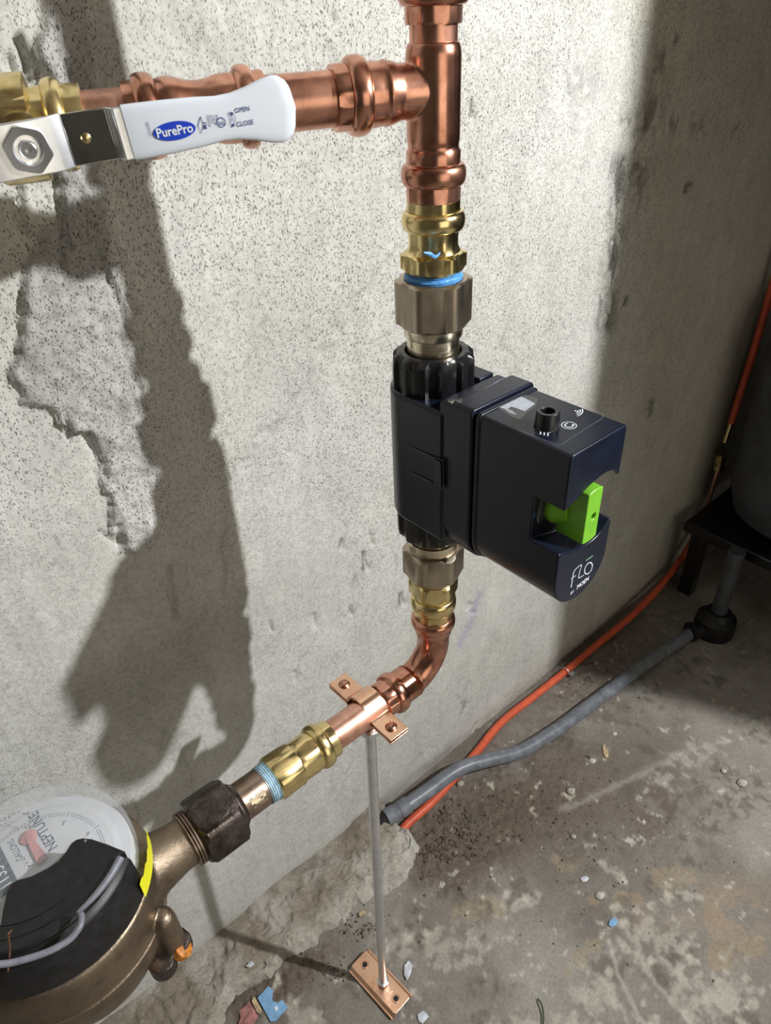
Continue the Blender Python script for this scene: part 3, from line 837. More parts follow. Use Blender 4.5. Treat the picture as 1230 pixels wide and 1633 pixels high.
    tx.add(*text('UL', cc - upd * .0011 - rt * .0011, rt, upd, .0022, nrm=out, bold=.02))
    build(tx, 'small_print', M['dark_ink'], grip, smooth=0, kind='stuff')
build_valve()

# ---------------------------------------------------------------- upper stack between tee and leak detector
PH = math.radians(8)
def build_upper_stack():
    t = empty('brass_adapter', (PX, PY, vz(457)), 'brass press adapter directly under the copper tee', 'pipe fitting')
    z0 = vz(296)
    pr = R((296, .0170), (318, .0170), (318.2, .0178, .0173), (336, .0178, .0173), z0=z0) + bead(z0 - vz(350), .0180, .0214, .0062, 12) + \
        R((362, .0180), (364, .0172, .0164), (378, .0168, .0158), (390, .0168, .0160), (397, .0182, .0172), (400, .0186), z0=z0)
    build(SW(VL(z0), pr, 96, phase=PH), 'press_collar', M['brass'], t)
    z1 = vz(399)
    build(SW(VL(z1), R((399, .0190), (401, .0206), (403, .0230, .0206), (424, .0230, .0206), (427, .0210), (428, .0178), (446, .0178), z0=z1), 96, phase=PH), 'hex_nut', M['brass'], t)
    # blue thread sealant
    z2 = vz(436)
    pr = []
    for i in range(25):
        y = 431 + i * 0.95
        pr.append((z2 - vz(y), .0192 + .0006 * math.sin(i * 1.7) + (0.0010 if 5 < i < 20 else 0)))
    s = build(SW(VL(z2), pr, 96), 'thread_sealant', M['tape_blue'], t, label='blue thread sealant')
    for k in range(7):   # smears
        a = math.radians(200 + k * 21); p = Vector((PX + .0190 * math.cos(a), PY + .0190 * math.sin(a), vz(437 + (k % 3) * 4)))
        pass
    build(MB().add(*tube([at(676, 403, Y=PY - .0208), at(686, 405, Y=PY - .0214), at(694, 410, Y=PY - .0212), at(702, 403, Y=PY - .0208)], [.0006, .0014, .0012, .0005], 8, 4)), 'sealant_smear', M['tape_blue'], t)
    t = empty('union_coupling', (PX, PY, vz(560)), 'bronze hex union on top of the leak detector, blue sealant at its top', 'pipe fitting')
    z0 = vz(436)
    build(SW(VL(z0), R((450, .0190), (442, .0194), (441, .0222), (442, .0240), (445, .0275, .0247), (511, .0275, .0247), (515, .0240), (516, .0215), (517, .02), z0=z0), 96, phase=PH), 'hex_nut', M['bronze'], t)
    z1 = vz(512)
    build(SW(VL(z1), R((512, .0216), (530, .0216), (532, .0210), (532.5, .0194), (545, .0194), (545.5, .0191), (547, .0191), (547.5, .0194), (600, .0194), z0=z1), 96), 'tailpiece', M['bronze_turned'], t)
build_upper_stack()

def build_lower_stack():
    t = empty('union_coupling', (PX, PY, vz(912)), 'bronze hex union under the leak detector', 'pipe fitting')
    z1 = vz(820)
    build(SW(VL(z1), R((820, .0194), (855, .0194), (855.5, .0216), (872, .0216), z0=z1), 96), 'tailpiece', M['bronze_turned'], t)
    z0 = vz(868)
    build(SW(VL(z0), R((868, .0216), (869, .0240), (872, .0275, .0247), (907, .0275, .0247), (911, .0240), (912, .0185), z0=z0), 96, phase=PH), 'hex_nut', M['bronze'], t)
    t = empty('brass_adapter', (PX, PY, vz(988)), 'brass press adapter between the lower bronze union and the copper elbow', 'pipe fitting')
    z0 = vz(910)
    build(SW(VL(z0), R((905, .0187), (912, .0190), (915, .0192), (918, .0188), z0=vz(910)), 64), 'thread_sealant', M['tape_blue'], t)
    z0 = vz(917)
    build(SW(VL(z0), R((912, .0196), (917, .0198), (918, .0210), (920, .0228, .0205), (938, .0228, .0205), (941, .0205), (943, .0180), z0=z0), 96, phase=PH), 'hex_nut', M['brass'], t)
    z0 = vz(940)
    pr = R((940, .0180), (945, .0178), z0=z0) + bead(z0 - vz(957), .0180, .0216, .0078, 12) + R((970, .0180, .0172), (985, .0182, .0172), (989, .0172), (1004, .0165), z0=z0)
    build(SW(VL(z0), pr, 96, phase=PH), 'press_collar', M['brass'], t)
build_lower_stack()

# ---------------------------------------------------------------- copper elbow and lower run
ER = 0.036
zb = LZ + ER                                   # bend begins
def elbow_path(s):
    """s from vz(978) down the riser, round the bend, then left along the lower run"""
    z0 = vz(979); s1 = z0 - zb; s2 = s1 + ER * math.pi / 2
    b = Vector((0, 1, 0))
    if s < s1: return Vector((PX, PY, z0 - s)), b, Vector((0, 0, -1)).cross(b)
    if s < s2:
        a = (s - s1) / ER
        d = Vector((-math.sin(a), 0, -math.cos(a)))
        return Vector((PX - ER + ER * math.cos(a), PY, zb - ER * math.sin(a))), b, d.cross(b)
    return Vector((PX - ER - (s - s2), PY, LZ)), b, Vector((-1, 0, 0)).cross(b)
def build_elbow():
    t = empty('copper_elbow', (PX, PY, LZ), 'copper press elbow turning the riser towards the water meter', 'pipe elbow')
    z0 = vz(979); s1 = z0 - zb; s2 = s1 + ER * math.pi / 2
    sx = lambda x: s2 + (PX - ER) - x
    b2 = sx(lx(627)); end = sx(lx(606))
    pr = [(0.003, .0172), (0, .0176), (0.0005, .0190)] + bead(0.0068, .0188, .0212, .0056, 10) + [(.0128, .0176), (.0165, .0178, .0172), (.0200, .0176), (.0225, .0160)]
    pr += [(max(.0235, s1) + (s2 - s1) * k / 20, .0156) for k in range(20)]
    q = sx(lx(658))
    pr += [(q - .002, .0157), (q + .001, .0166), (q + .003, .0176), (q + .006, .0178, .0172), (b2 - .0085, .0178, .0172)] + bead(b2, .0178, .0210, .0060, 12) + [(b2 + .0065, .0178, .0172), (end - .001, .0178, .0172), (end, .0172), (end + .0001, .0146)]
    pr = sorted(pr[3:], key=lambda p: p[0]); pr = [(0.004, .0170), (0, .0176)] + pr
    build(SW(elbow_path, pr, 96), 'elbow_body', M['copper'], t)
    # water droplets
    dr = MB()
    for (x, y, r) in [(690, 1000, .0011), (680, 1062, .0010), (655, 1105, .0011), (662, 1100, .0012), (631, 1106, .0016), (682, 993, .0008), (700, 1003, .0009)]:
        p = at(x, y, Y=PY - .0165)
        dr.add(*sweep(line(p - Vector((0, 0, r)), (0, 0, 1)), [(0, .0001), (r * .3, r * .8), (r, r), (r * 1.7, r * .7), (r * 2, .0001)], 10))
    t2 = empty('copper_pipe', (lx(560), PY, LZ), 'short copper pipe through the pipe clamp towards the meter', 'pipe')
    X0 = lx(615); ln = line((X0, PY, LZ), (-1, 0, 0), (0, 0, 1))
    build(SW(ln, [(0, .0145), (X0 - lx(490), .0145)]), 'pipe', M['copper_dull'], t2)
    bx = lx(594)
    rg = [at(599, 1097, Z=LZ + .014), at(603, 1096, Z=LZ + .0145)]
    v, f = sweep(line((bx, PY, LZ), (-1, 0, 0), (0, 0, 1)), [(0, .01462), (.004, .01462)], 64, caps=(False, False))
    # red marker spot as a curved patch of the pipe's surface
    mk = MB(); P0 = Vector((bx, PY, LZ))
    vv, ff = [], []
    for i in range(5):
        for k in range(6):
            a = math.radians(2 + k * 4); vv.append(P0 + Vector((-.0012 * i + .0006 * math.sin(k), -math.sin(a) * .01465, math.cos(a) * .01465)))
    for i in range(4):
        for k in range(5): ff.append((i * 6 + k, i * 6 + k + 1, i * 6 + k + 7, i * 6 + k + 6))
    build(mk.add(vv, ff), 'red_mark', M['red'], t2)
build_elbow()

SX = 0.2705                                   # the clamp's place along the run
def rounded_rect(w, h, r, n=6):
    out = []
    for cx, cy, a0 in ((w / 2 - r, h / 2 - r, 0), (-w / 2 + r, h / 2 - r, 90), (-w / 2 + r, -h / 2 + r, 180), (w / 2 - r, -h / 2 + r, 270)):
        for k in range(n + 1):
            a = math.radians(a0 + 90 * k / n); out.append((cx + r * math.cos(a), cy + r * math.sin(a)))
    return out
def screw(pos, up, parent, r=.0056):
    up = Vector(up).normalized(); ln = line(pos, up, (1, 0, 0))
    o = build(SW(ln, [(0, r), (.0008, r), (.0022, r * .8), (.003, r * .45), (.0031, .0003)], 28), 'screw', M['copper'], parent)
    _, a, b = frame(up, (1, 0.35, 0))
    sl = MB()
    for d, e in ((a, b), (b, a)):
        c = Vector(pos) + up * .0027
        sl.add(*prism([c + d * r * .6 + e * .0005, c + d * r * .6 - e * .0005, c - d * r * .6 - e * .0005, c - d * r * .6 + e * .0005], up * .0003))
    build(sl, 'cross_slot', M['iron'], o, smooth=0)
    return o
def build_clamp():
    t = empty('pipe_clamp', (SX, PY, LZ - .03), 'two-eared copper pipe clamp around the lower pipe, screwed at both ears', 'pipe clamp')
    W = .0215; r0 = .0150; th = .0017
    for sgn, nm in ((1, 'upper_strap'), (-1, 'lower_strap')):
        # profile in the Y-Z plane: ear, arc, ear
        a0 = math.radians(8)
        ins, outs = [], []
        pts = []
        ear = .046
        zj = .0012
        inner = [(-ear, zj)] + [(-(r0 + .003), zj)]
        arc = [(-math.cos(a) * r0, math.sin(a) * r0) for a in np.linspace(math.asin(.0035 / r0), math.pi - math.asin(.0035 / r0), 24)]
        inner += arc + [(r0 + .003, zj), (ear, zj)]
        outer = [(-ear, zj + th), (-(r0 + .0045), zj + th)] + [(-math.cos(a) * (r0 + th), math.sin(a) * (r0 + th)) for a in np.linspace(.32, math.pi - .32, 24)] + [(r0 + .0045, zj + th), (ear, zj + th)]
        v = []; f = []; n = len(inner)
        for x in (-W / 2, W / 2):
            for (y, z) in inner: v.append(Vector((SX + x, PY + .004 + y, LZ + sgn * z)))
            for (y, z) in outer: v.append(Vector((SX + x, PY + .004 + y, LZ + sgn * z)))
        for i in range(n - 1):
            f += [(i, i + 1, 2 * n + i + 1, 2 * n + i), (n + i, 3 * n + i, 3 * n + i + 1, n + i + 1), (i, n + i, n + i + 1, i + 1), (2 * n + i, 2 * n + i + 1, 3 * n + i + 1, 3 * n + i)]
        f += [(0, 2 * n, 3 * n, n), (n - 1, 2 * n - 1, 4 * n - 1, 3 * n - 1)]
        build(MB().add(v, f), nm, M['copper_bright'], t, bevel=.0006)
    screw((SX, PY + .004 + .0345, LZ + .0029), (0, 0, 1), t)
    screw((SX, PY + .004 - .0345, LZ + .0029), (0, 0, 1), t)
    # boss the rod screws into
    build(SW(line((SX, PY + .002, LZ - .0160), (0, 0, -1), (1, 0, 0)), [(0, .0085), (.003, .0085), (.011, .0068), (.013, .0066)], 40), 'rod_boss', M['copper'], t)
    t = empty('support_rod', (SX, PY + .004, 0), 'zinc plated steel rod standing between the clamp and the copper floor plate', 'rod')
    top = Vector((SX, PY + .002, LZ - .026)); bot = at(611, 1566, Z=.012)
    d = (bot - top)
    pr = [(0, .0046)]
    L = d.length
    n = 300
    pr = []
    for i in range(13): pr.append((L * i / 12, .0056))
    build(SW(line(top, d), pr, 20), 'threaded_rod', M['zinc'], t, smooth=60)
    build(SW(line(top + Vector((0, 0, -.001)), (0, 0, -1), (1, 0, 0)), [(0, .0086), (.0008, .0108, .0096), (.0066, .0108, .0096), (.0076, .0088), (.0078, .0056)], 48, phase=.3), 'hex_nut', M['zinc'], t)
    build(SW(line(bot + Vector((0, 0, .006)), (0, 0, -1), (1, 0, 0)), [(0, .0062), (.001, .0085, .0076), (.005, .0085, .0076), (.006, .007)], 48, phase=.1), 'hex_nut', M['zinc'], t)
    # floor plate
    c = Vector((bot.x - .002, bot.y + .004, 0))
    ang = math.radians(4); Rz = Matrix.Rotation(ang, 3, 'Z')
    t = empty('floor_plate', (c.x, c.y, 0), 'small copper foot plate on the floor under the support rod', 'plate')
    pl = [c + Rz @ Vector((x, y, .0085)) for x, y in rounded_rect(.030, .088, .003)]
    build(MB().add(*prism(pl, (0, 0, .0018))), 'top_plate', M['copper_bright'], t, bevel=.0005)
    for s in (-1, 1):
        q = [c + Rz @ Vector(p) for p in ((s * .0150, -.043, .0095), (s * .0150, .043, .0095), (s * .0185, .044, .0035), (s * .0205, .0445, .0035), (s * .0205, -.0445, .0035), (s * .0185, -.044, .0035))]
        v = [c + Rz @ Vector((s * .0140, y, .0102)) for y in (-.0435, .0435)] + [c + Rz @ Vector((s * .0182, y, .0045)) for y in (-.0435, .0435)] + [c + Rz @ Vector((s * .0205, y, .0045)) for y in (-.0435, .0435)] + \
            [c + Rz @ Vector((s * .0205, y, .0028)) for y in (-.0435, .0435)] + [c + Rz @ Vector((s * .0170, y, .0028)) for y in (-.0435, .0435)] + [c + Rz @ Vector((s * .0130, y, .0088)) for y in (-.0435, .0435)]
        f = [(2 * i, 2 * i + 1, (2 * i + 3) % 12, (2 * i + 2) % 12) for i in range(6)] + [(0, 2, 4, 6, 8, 10), (1, 11, 9, 7, 5, 3)]
        build(MB().add(v, f), 'side_flange', M['copper_bright'], t, bevel=.0004)
        base_ = [c + Rz @ Vector((s * .0165 + x, y, 0)) for x, y in rounded_rect(.006, .086, .002, 3)]
    build(MB().add(*prism([c + Rz @ Vector((x, y, -.001)) for x, y in rounded_rect(.026, .080, .003)], (0, 0, .010))), 'base_block', M['iron'], t, smooth=0)
    for y in (-.031, .031):
        p = c + Rz @ Vector((0, y, .0103))
        build(SW(line(p, (0, 0, 1), (1, 0, 0)), [(-.0004, .0042), (.0004, .0058), (.0009, .0052), (.0009, .0044), (-.0006, .0038)], 28), 'countersink', M['copper_bright'], t)
        build(SW(line(p, (0, 0, 1), (1, 0, 0)), [(-.0006, .0038), (.0002, .0036)], 24), 'hole', M['rubber'], t)
    p = c + Rz @ Vector((0, -.017, .0103))
    build(MB().add(*prism([p + Rz @ Vector((x, y, 0)) for x, y in rounded_rect(.008, .009, .001, 2)], (0, 0, .0007))), 'embossed_mark', M['copper_bright'], t, bevel=.0003)
build_clamp()

def build_meter_side():
    t = empty('brass_adapter', (lx(470), PY, LZ), 'brass press adapter left of the pipe clamp, white sealant at its end', 'pipe fitting')
    ex = lx(528); ln = line((ex, PY, LZ), (-1, 0, 0), (0, 0, 1)); S = lambda px: ex - lx(px)
    pr = [(.002, .0148), (0, .0172), (.0006, .0178, .0172), (S(519), .0178, .0172)] + bead(S(508), .0180, .0214, .0058, 12) + [(S(498), .0184, .0176), (S(492), .0190, .0182), (S(478), .0188, .0176), (S(471), .0186), (S(470), .0182)]
    build(SW(ln, pr, 96, phase=.2), 'press_collar', M['brass'], t)
    pr = [(S(471), .0188), (S(469), .0198, .0188), (S(436), .0202, .0190), (S(433), .0190), (S(432), .0165)]
    build(SW(ln, pr, 48, phase=.0), 'wrench_body', M['brass'], t)
    pr = []
    for i in range(18): pr.append((S(434) + .0006 * i, .0178 + .0006 * math.sin(i * 1.9) - i * .00006))
    build(SW(ln, pr, 64), 'thread_sealant', M['tape_white'], t, label='pale blue thread sealant')
    t = empty('pipe_nipple', (lx(395), PY, LZ), 'dark tarnished nipple between brass adapter and black hex nut', 'pipe nipple')
    x0 = lx(425); l2 = line((x0, PY, LZ), (-1, 0, 0), (0, 0, 1)); S2 = lambda px: x0 - lx(px)
    build(SW(l2, [(0, .0160), (.001, .0166), (S2(352), .0168), (S2(346), .0168)], 64), 'barrel', M['nipple'], t)
    # paler cast name patch on the nipple
    vv, ff = [], []
    P0 = Vector((lx(412), PY, LZ))
    for i in range(6):
        for k in range(6):
            a = math.radians(40 + k * 7); vv.append(P0 + Vector((-.0028 * i, -math.sin(a) * .01695, math.cos(a) * .01695)))
    for i in range(5):
        for k in range(5):
            if (i + k) % 4 != 3: ff.append((i * 6 + k, i * 6 + k + 1, i * 6 + k + 7, i * 6 + k + 6))
    build(MB().add(vv, ff), 'cast_patch', M['bronze_turned'], t)
    # coupling nut
    t = empty('meter_nut', (lx(340), PY, LZ), 'black pitted hex nut joining the nipple to the water meter', 'nut')
    x0 = lx(374); l3 = line((x0, PY, LZ), (-1, 0, 0), (0, 0, 1)); S3 = lambda px: x0 - lx(px)
    build(SW(l3, [(0, .0170), (.0002, .0225), (.0012, .0262), (.004, .0292, .0262), (S3(318), .0292, .0262), (S3(313), .0262), (S3(309), .0225), (S3(300), .0215)], 96, phase=math.radians(12)), 'hex_nut', M['iron'], t)
    build(SW(l3, [(S3(382), .0172), (S3(376), .0205, .0200), (.0002, .0205, .0200)], 48), 'nut_lip', M['iron'], t)
    for i in range(3):
        s = S3(309) + i * .0024
        build(SW(l3, [(s, .0215), (s + .0006, .0232), (s + .0016, .0232), (s + .0022, .0215)], 64), 'thread', M['nipple'], t)
build_meter_side()

# ---------------------------------------------------------------- water meter
MC = Vector((-0.020, 0.380, 0))
MZ = LZ
def circ(r, z, a0=0, a1=360, n=72):
    return [Vector((MC.x + r * math.cos(math.radians(a)), MC.y + r * math.sin(math.radians(a)), z)) for a in np.linspace(a0, a1, n, endpoint=(a1 - a0) < 360)]
def build_meter():
    t = empty('water_meter', (MC.x, MC.y, MZ - .07), 'bronze water meter with clear domed register and black cover, bottom left corner', 'water meter')
    up = line((MC.x, MC.y, 0), (0, 0, 1), (1, 0, 0))
    z = MZ
    body = SW(up, [(z - .085, .030), (z - .080, .045), (z - .065, .060), (z - .045, .069), (z - .028, .0735), (z - .018, .0752), (z - .0155, .0752), (z - .014, .0765), (z - .012, .0765), (z - .0105, .0752), (z - .006, .0752), (z + .010, .0748), (z + .018, .0738), (z + .0235, .072), (z + .0245, .060)], 128)
    mb_ = MB().add(body.v, body.f)
    # outlet neck flares into the case
    nx = lx(303)
    n1 = SW(line((nx, PY, LZ), (-1, 0, 0), (0, 0, 1)), [(0, .0205), (.006, .0200), (.012, .0200), (.030, .0235), (.045, .0285), (.075, .040), (.09, .045)], 64)
    mb_.add(n1.v, n1.f)
    n2 = SW(line((MC.x - .06, MC.y, LZ), (-1, 0, 0), (0, 0, 1)), [(0, .04), (.02, .03), (.06, .021), (.12, .021)], 64)
    mb_.add(n2.v, n2.f)
    # bolt bosses on the lower flange
    for (px_, py_) in ((258, 1462), (75, 1610)):
        p = at(px_, py_, Z=z - .006)
        s_ = SW(line((p.x, p.y, z - .052), (0, 0, 1), (1, 0, 0)), [(0, .010), (.040, .0095), (.046, .0085), (.050, .005), (.051, .001)], 40)
        mb_.add(s_.v, s_.f)
        q = MC + (Vector((p.x, p.y, 0)) - Vector((MC.x, MC.y, 0))) * .86
        mid = (Vector((p.x, p.y, 0)) + Vector((q.x, q.y, 0))) / 2
        dr = (Vector((p.x, p.y, 0)) - Vector((MC.x, MC.y, 0))).normalized(); sd = Vector((-dr.y, dr.x, 0))
        poly = [Vector((p.x, p.y, z - .050)) + sd * .0085, Vector((p.x, p.y, z - .050)) - sd * .0085, Vector((q.x, q.y, z - .050)) - sd * .012, Vector((q.x, q.y, z - .050)) + sd * .012]
        mb_.add(*prism(poly, (0, 0, .040)))
    o = build(mb_, 'meter_body', M['casting'], t)
    r = o.modifiers.new('remesh', 'REMESH'); r.mode = 'VOXEL'; r.voxel_size = 0.0013; r.use_smooth_shade = True
    sm = o.modifiers.new('smooth', 'SMOOTH'); sm.iterations = 6; sm.factor = .5
    bpy.context.view_layer.update(); bake(o); o.data.shade_smooth()
    build(SW(up, [(z - .0150, .0740), (z - .0138, .0768), (z - .0126, .0770), (z - .0114, .0768), (z - .0102, .0740)], 128, caps=(False, False)), 'parting_ridge', M['casting'], t)
    # cast lettering on the neck
    tx = MB()
    ang = math.radians(48)
    base = Vector((lx(236) , PY, LZ)); rad = .0325
    nrm = Vector((0, -math.sin(ang), math.cos(ang)))
    o_ = at(262, 1400, Y=PY - .022)
    tx.add(*text('N9FTI', at(243, 1375, Y=PY - .018), Vector((-.55, .35, .35)), Vector((-.6, 0, .1)), .0125, nrm=nrm, h=.0016, bold=.01))
    build(tx, 'cast_lettering', M['casting'], t, smooth=0)
    # bolts under the bosses
    for (px_, py_, q) in ((283, 1502, .010), (258, 1533, .012)):
        p = at(px_, py_, Z=z - .046)
        build(SW(line((p.x, p.y, z - .056), (0, 0, 1), (1, 0, 0)), [(0, .010), (.001, .0105, .0095), (.012, .0105, .0095), (.013, .008)], 24, phase=.4 + q * 40), 'bolt_nut', M['iron'], t)
    p = at(278, 1510, Z=z - .040)
    build(SW(line((p.x + .002, p.y, z - .050), (.55, -.3, .6), (1, 0, 0)), [(0, .0078), (.006, .0078), (.0075, .006), (.008, .001)], 24), 'wax_cap', M['rust'], t, label='orange tamper wax')
    # register: white dial in a clear dome
    zd = MZ + .048
    reg = build(SW(up, [(MZ + .022, .0645), (zd - .006, .0642), (zd - .003, .0625), (zd - .0024, .0570), (zd - .0020, .0555), (zd - .0004, .0525), (zd, .0515), (zd, .0005)], 96), 'register_dial', M['dial'], t)
    dome = SW(up, [(MZ + .0235, .0668), (MZ + .050, .0668), (MZ + .058, .0655), (MZ + .064, .062), (MZ + .0665, .055), (MZ + .0685, .030), (MZ + .069, .001)], 96, caps=(False, False))
    d2 = SW(up, [(MZ + .0235, .0650), (MZ + .050, .0650), (MZ + .057, .0638), (MZ + .062, .0605), (MZ + .0648, .054), (MZ + .0668, .030), (MZ + .0672, .001)], 96, caps=(False, False))
    mbd = MB().add(dome.v, dome.f)
    build(mbd, 'clear_dome', M['clear'], t, smooth=60, label='clear plastic dome')
    # print on the dial
    def dp(r, a): # a: degrees, dial coordinates, clockwise from its own top
        return Vector((MC.x + DU.x * r * math.cos(math.radians(a)) + DR.x * r * math.sin(math.radians(a)), MC.y + DU.y * r * math.cos(math.radians(a)) + DR.y * r * math.sin(math.radians(a)), zd))
    p5 = at(108, 1299, Z=zd); global DU, DR
    DU = -(Vector((p5.x, p5.y, 0)) - Vector((MC.x, MC.y, 0))).normalized(); DR = Vector((DU.y, -DU.x, 0))
    pr = MB(); rr = .0445
    for k in range(100):
        if k % 10 == 0:
            pr.add(*ribbon([dp(rr - .0015, k * 3.6), dp(rr + .003, k * 3.6)], .0004, (0, 0, 1)))
            continue
        pr.add(*ribbon([dp(rr - .0006, k * 3.6), dp(rr + .0014, k * 3.6)], .00025, (0, 0, 1)))
    for k in range(10):
        for q in (-.0006, .0014): pr.add(*ribbon([dp(rr + q, k * 36 + 3.6 + j * 3.6) for j in range(9)], .0002, (0, 0, 1)))
        c = dp(rr - .0065, k * 36)
        pr.add(*text(str(k), c - DU * .0018, DR, DU, .0055, align='CENTER', nrm=(0, 0, 1)))
    build(pr, 'dial_print', M['dial_ink'], reg, smooth=0)
    tx = MB()
    a_ = at(93, 1350, Z=zd); b_ = at(58, 1290, Z=zd); dr_ = (b_ - a_).normalized(); du_ = Vector((dr_.y, -dr_.x, 0)) * 1
    if du_.dot(DU) < 0: du_ = -du_
    tx.add(*text('NEPTUNE', a_, dr_, du_, .0105, nrm=(0, 0, 1), bold=.01, xs=(b_ - a_).length / .0105 / 4.55))
    a2 = at(38, 1369, Z=zd); tx.add(*text('GALLONS', a2, dr_, du_, .0068, nrm=(0, 0, 1), xs=.72))
    build(tx, 'dial_lettering', M['dial_ink'], reg, smooth=0)
    # odometer window with digits
    o0 = at(22, 1392, Z=zd); wd = MB()
    wv = [o0, o0 + dr_ * .055, o0 + dr_ * .055 + du_ * .017, o0 + du_ * .017]
    build(MB().add(*prism([p - dr_ * .012 for p in wv], (0, 0, .0006))), 'odometer', M['odometer'], reg, smooth=0)
    tx = MB().add(*text('1133450', o0 - dr_ * .009 + du_ * .0035 + Vector((0, 0, .0008)), dr_, du_, .0125, nrm=(0, 0, 1), xs=.85))
    build(tx, 'digits', M['white_ink'], reg, smooth=0)
    # red leak indicator and sweep hand
    c = at(46, 1336, Z=zd); e = at(70, 1375, Z=zd)
    rd = M['pinkred'] = plain('faded_red', (0.55, 0.27, 0.27), 0.5, 0, 0.15, 80)
    build(SW(line(c, (0, 0, 1), (1, 0, 0)), [(.0002, .0062), (.0012, .0062), (.0016, .0055), (.0016, .0002)], 24), 'flow_indicator', rd, reg)
    mid = (e - c).normalized(); sd = Vector((-mid.y, mid.x, 0))
    build(MB().add(*prism([c + sd * .002 + Vector((0, 0, .0014)), e + sd * .0038 + Vector((0, 0, .0014)), e - sd * .0038 + Vector((0, 0, .0014)), c - sd * .002 + Vector((0, 0, .0014))], (0, 0, .0008))), 'sweep_hand', rd, reg, smooth=0)
    # moisture trapped under the dome
    dw = MB()
    for k in range(46):
        a = random.random() * 6.28; q = at(32 + 21 * math.cos(a) + random.uniform(-3, 3), 1309 + 14 * math.sin(a) + random.uniform(-3, 3), Z=zd)
        rr_ = random.uniform(.0004, .0009)
        dw.add(*sweep(line(q, (0, 0, 1), (1, 0, 0)), [(0, rr_), (rr_ * .7, rr_ * .7), (rr_, .0001)], 8))
    for k in range(22):
        q = at(random.uniform(38, 62), random.uniform(1366, 1386), Z=zd); rr_ = random.uniform(.0004, .0008)
        dw.add(*sweep(line(q, (0, 0, 1), (1, 0, 0)), [(0, rr_), (rr_ * .7, rr_ * .7), (rr_, .0001)], 8))
    build(dw, 'condensation', M['chrome'], reg, kind='stuff')
    # black cover over the near half
    zc = MZ + .0715
    pts = [at(x, y, Z=zc) for x, y in ((200, 1357), (170, 1345), (146, 1337), (132, 1335.5), (121, 1338), (113, 1344), (104, 1358), (92, 1372), (76, 1383), (50, 1396), (26, 1403), (16, 1410), (10, 1422), (4, 1450), (0, 1475))]
    e0 = pts[-1] - Vector((.0, .0, 0)); 
    a0 = math.degrees(math.atan2(pts[0].y - MC.y, pts[0].x - MC.x)); RC = .0700
    a1 = math.degrees(math.atan2(e0.y - MC.y, e0.x - MC.x))
    if a1 > a0: a1 -= 360
    print('cover angles', a0, a1, (pts[0] - MC).xy.length)
    zt_, zs = zc, MZ + .027
    arc_top = circ(.0635, zt_, a0 - 2, a1 - 25, 40)
    poly_top = pts[::-1] + arc_top
    arc_low = circ(RC + .0005, zs, a0 - 2, a1 - 25, 40)
    # lid slab
    cover = MB()
    n = len(poly_top)
    cover.add(*prism([p - Vector((0, 0, .020)) for p in poly_top], (0, 0, .020)))
    lid = build(cover, 'cover_lid', M['black_matte'], t, bevel=.0015, label='black register cover')
    v = []; f = []
    A = np.linspace(a0 - 1, a1 - 25, 60)
    prof = [(.058, zt_ - .0008), (.0635, zt_ + .0002), (.0650, zt_ - .0008), (.0652, zt_ - .004), (.0690, zt_ - .0065), (.0700, zt_ - .0085), (.0722, zs + .010), (.0728, zs), (.060, zs)]
    for a in A:
        for (r_, z_) in prof: v.append(Vector((MC.x + r_ * math.cos(math.radians(a)), MC.y + r_ * math.sin(math.radians(a)), z_)))
    m_ = len(prof)
    for i in range(len(A) - 1):
        for k in range(m_): f.append((i * m_ + k, i * m_ + (k + 1) % m_, (i + 1) * m_ + (k + 1) % m_, (i + 1) * m_ + k))
    f += [tuple(range(m_)), tuple((len(A) - 1) * m_ + k for k in range(m_))[::-1]]
    build(MB().add(v, f), 'cover_skirt', M['black_matte'], t, bevel=.0008)
    # moulded ridge on the lid
    for r_ in (.0475, .0565):
        rb = MB().add(*tube([Vector((MC.x + r_ * math.cos(math.radians(a)), MC.y + r_ * math.sin(math.radians(a)), zc)) for a in np.linspace(a0 - 16, a0 - 118, 14)], .0005, 6, 3))
        build(rb, 'moulded_ridge', M['black'], lid)
    build(SW(line(at(136, 1341, Z=zc), (0, 0, 1), (1, 0, 0)), [(0, .0011), (.0006, .0009), (.0008, .0002)], 12), 'moulding_pip', M['wire_grey'], lid)
    def oncyl(px, py, r):
        w_ = at(px, py, Z=0) - Vector((0, 0, H)); q = Vector((MC.x, MC.y, 0))
        A_ = w_.x ** 2 + w_.y ** 2; B_ = -2 * (w_.x * q.x + w_.y * q.y); C_ = q.x ** 2 + q.y ** 2 - r * r
        s_ = (-B_ - math.sqrt(max(0, B_ * B_ - 4 * A_ * C_))) / (2 * A_)
        return w_ * s_ + Vector((0, 0, H))
    # grey cord in the groove and the loose grey lead
    cp = [at(192, 1368, Z=zc + .0022), at(180, 1390, Z=zc + .002), at(164, 1413, Z=zc + .0015), at(146, 1434, Z=zc + .001), at(124, 1455, Z=zc - .0005)]
    build(MB().add(*tube(cp, [.0028, .0026, .0024, .0020, .0012], 12)), 'cord', M['wire_grey'], t, label='grey cord in the cover groove')
    cp = [oncyl(126, 1456, .0690), oncyl(130, 1462, .0735), oncyl(127, 1478, .078), oncyl(110, 1499, .080), oncyl(78, 1517, .080), oncyl(40, 1530, .079), oncyl(8, 1537, .079), oncyl(-40, 1540, .08)]
    build(MB().add(*tube(cp, .0021, 12)), 'lead_wire', M['wire_grey'], t, label='loose grey lead wire')
    cp = [oncyl(19, 1484, .0705), oncyl(14, 1492, .0745), oncyl(16, 1510, .0755), oncyl(15, 1530, .0765), oncyl(13, 1548, .0765)]
    build(MB().add(*tube(cp, .0007, 8)), 'copper_wire', M['copper'], t, label='thin bare copper seal wire')
    # yellow sticker wrapped round the case at the edge of the cover
    v, f = [], []
    ya0 = a0 + 4
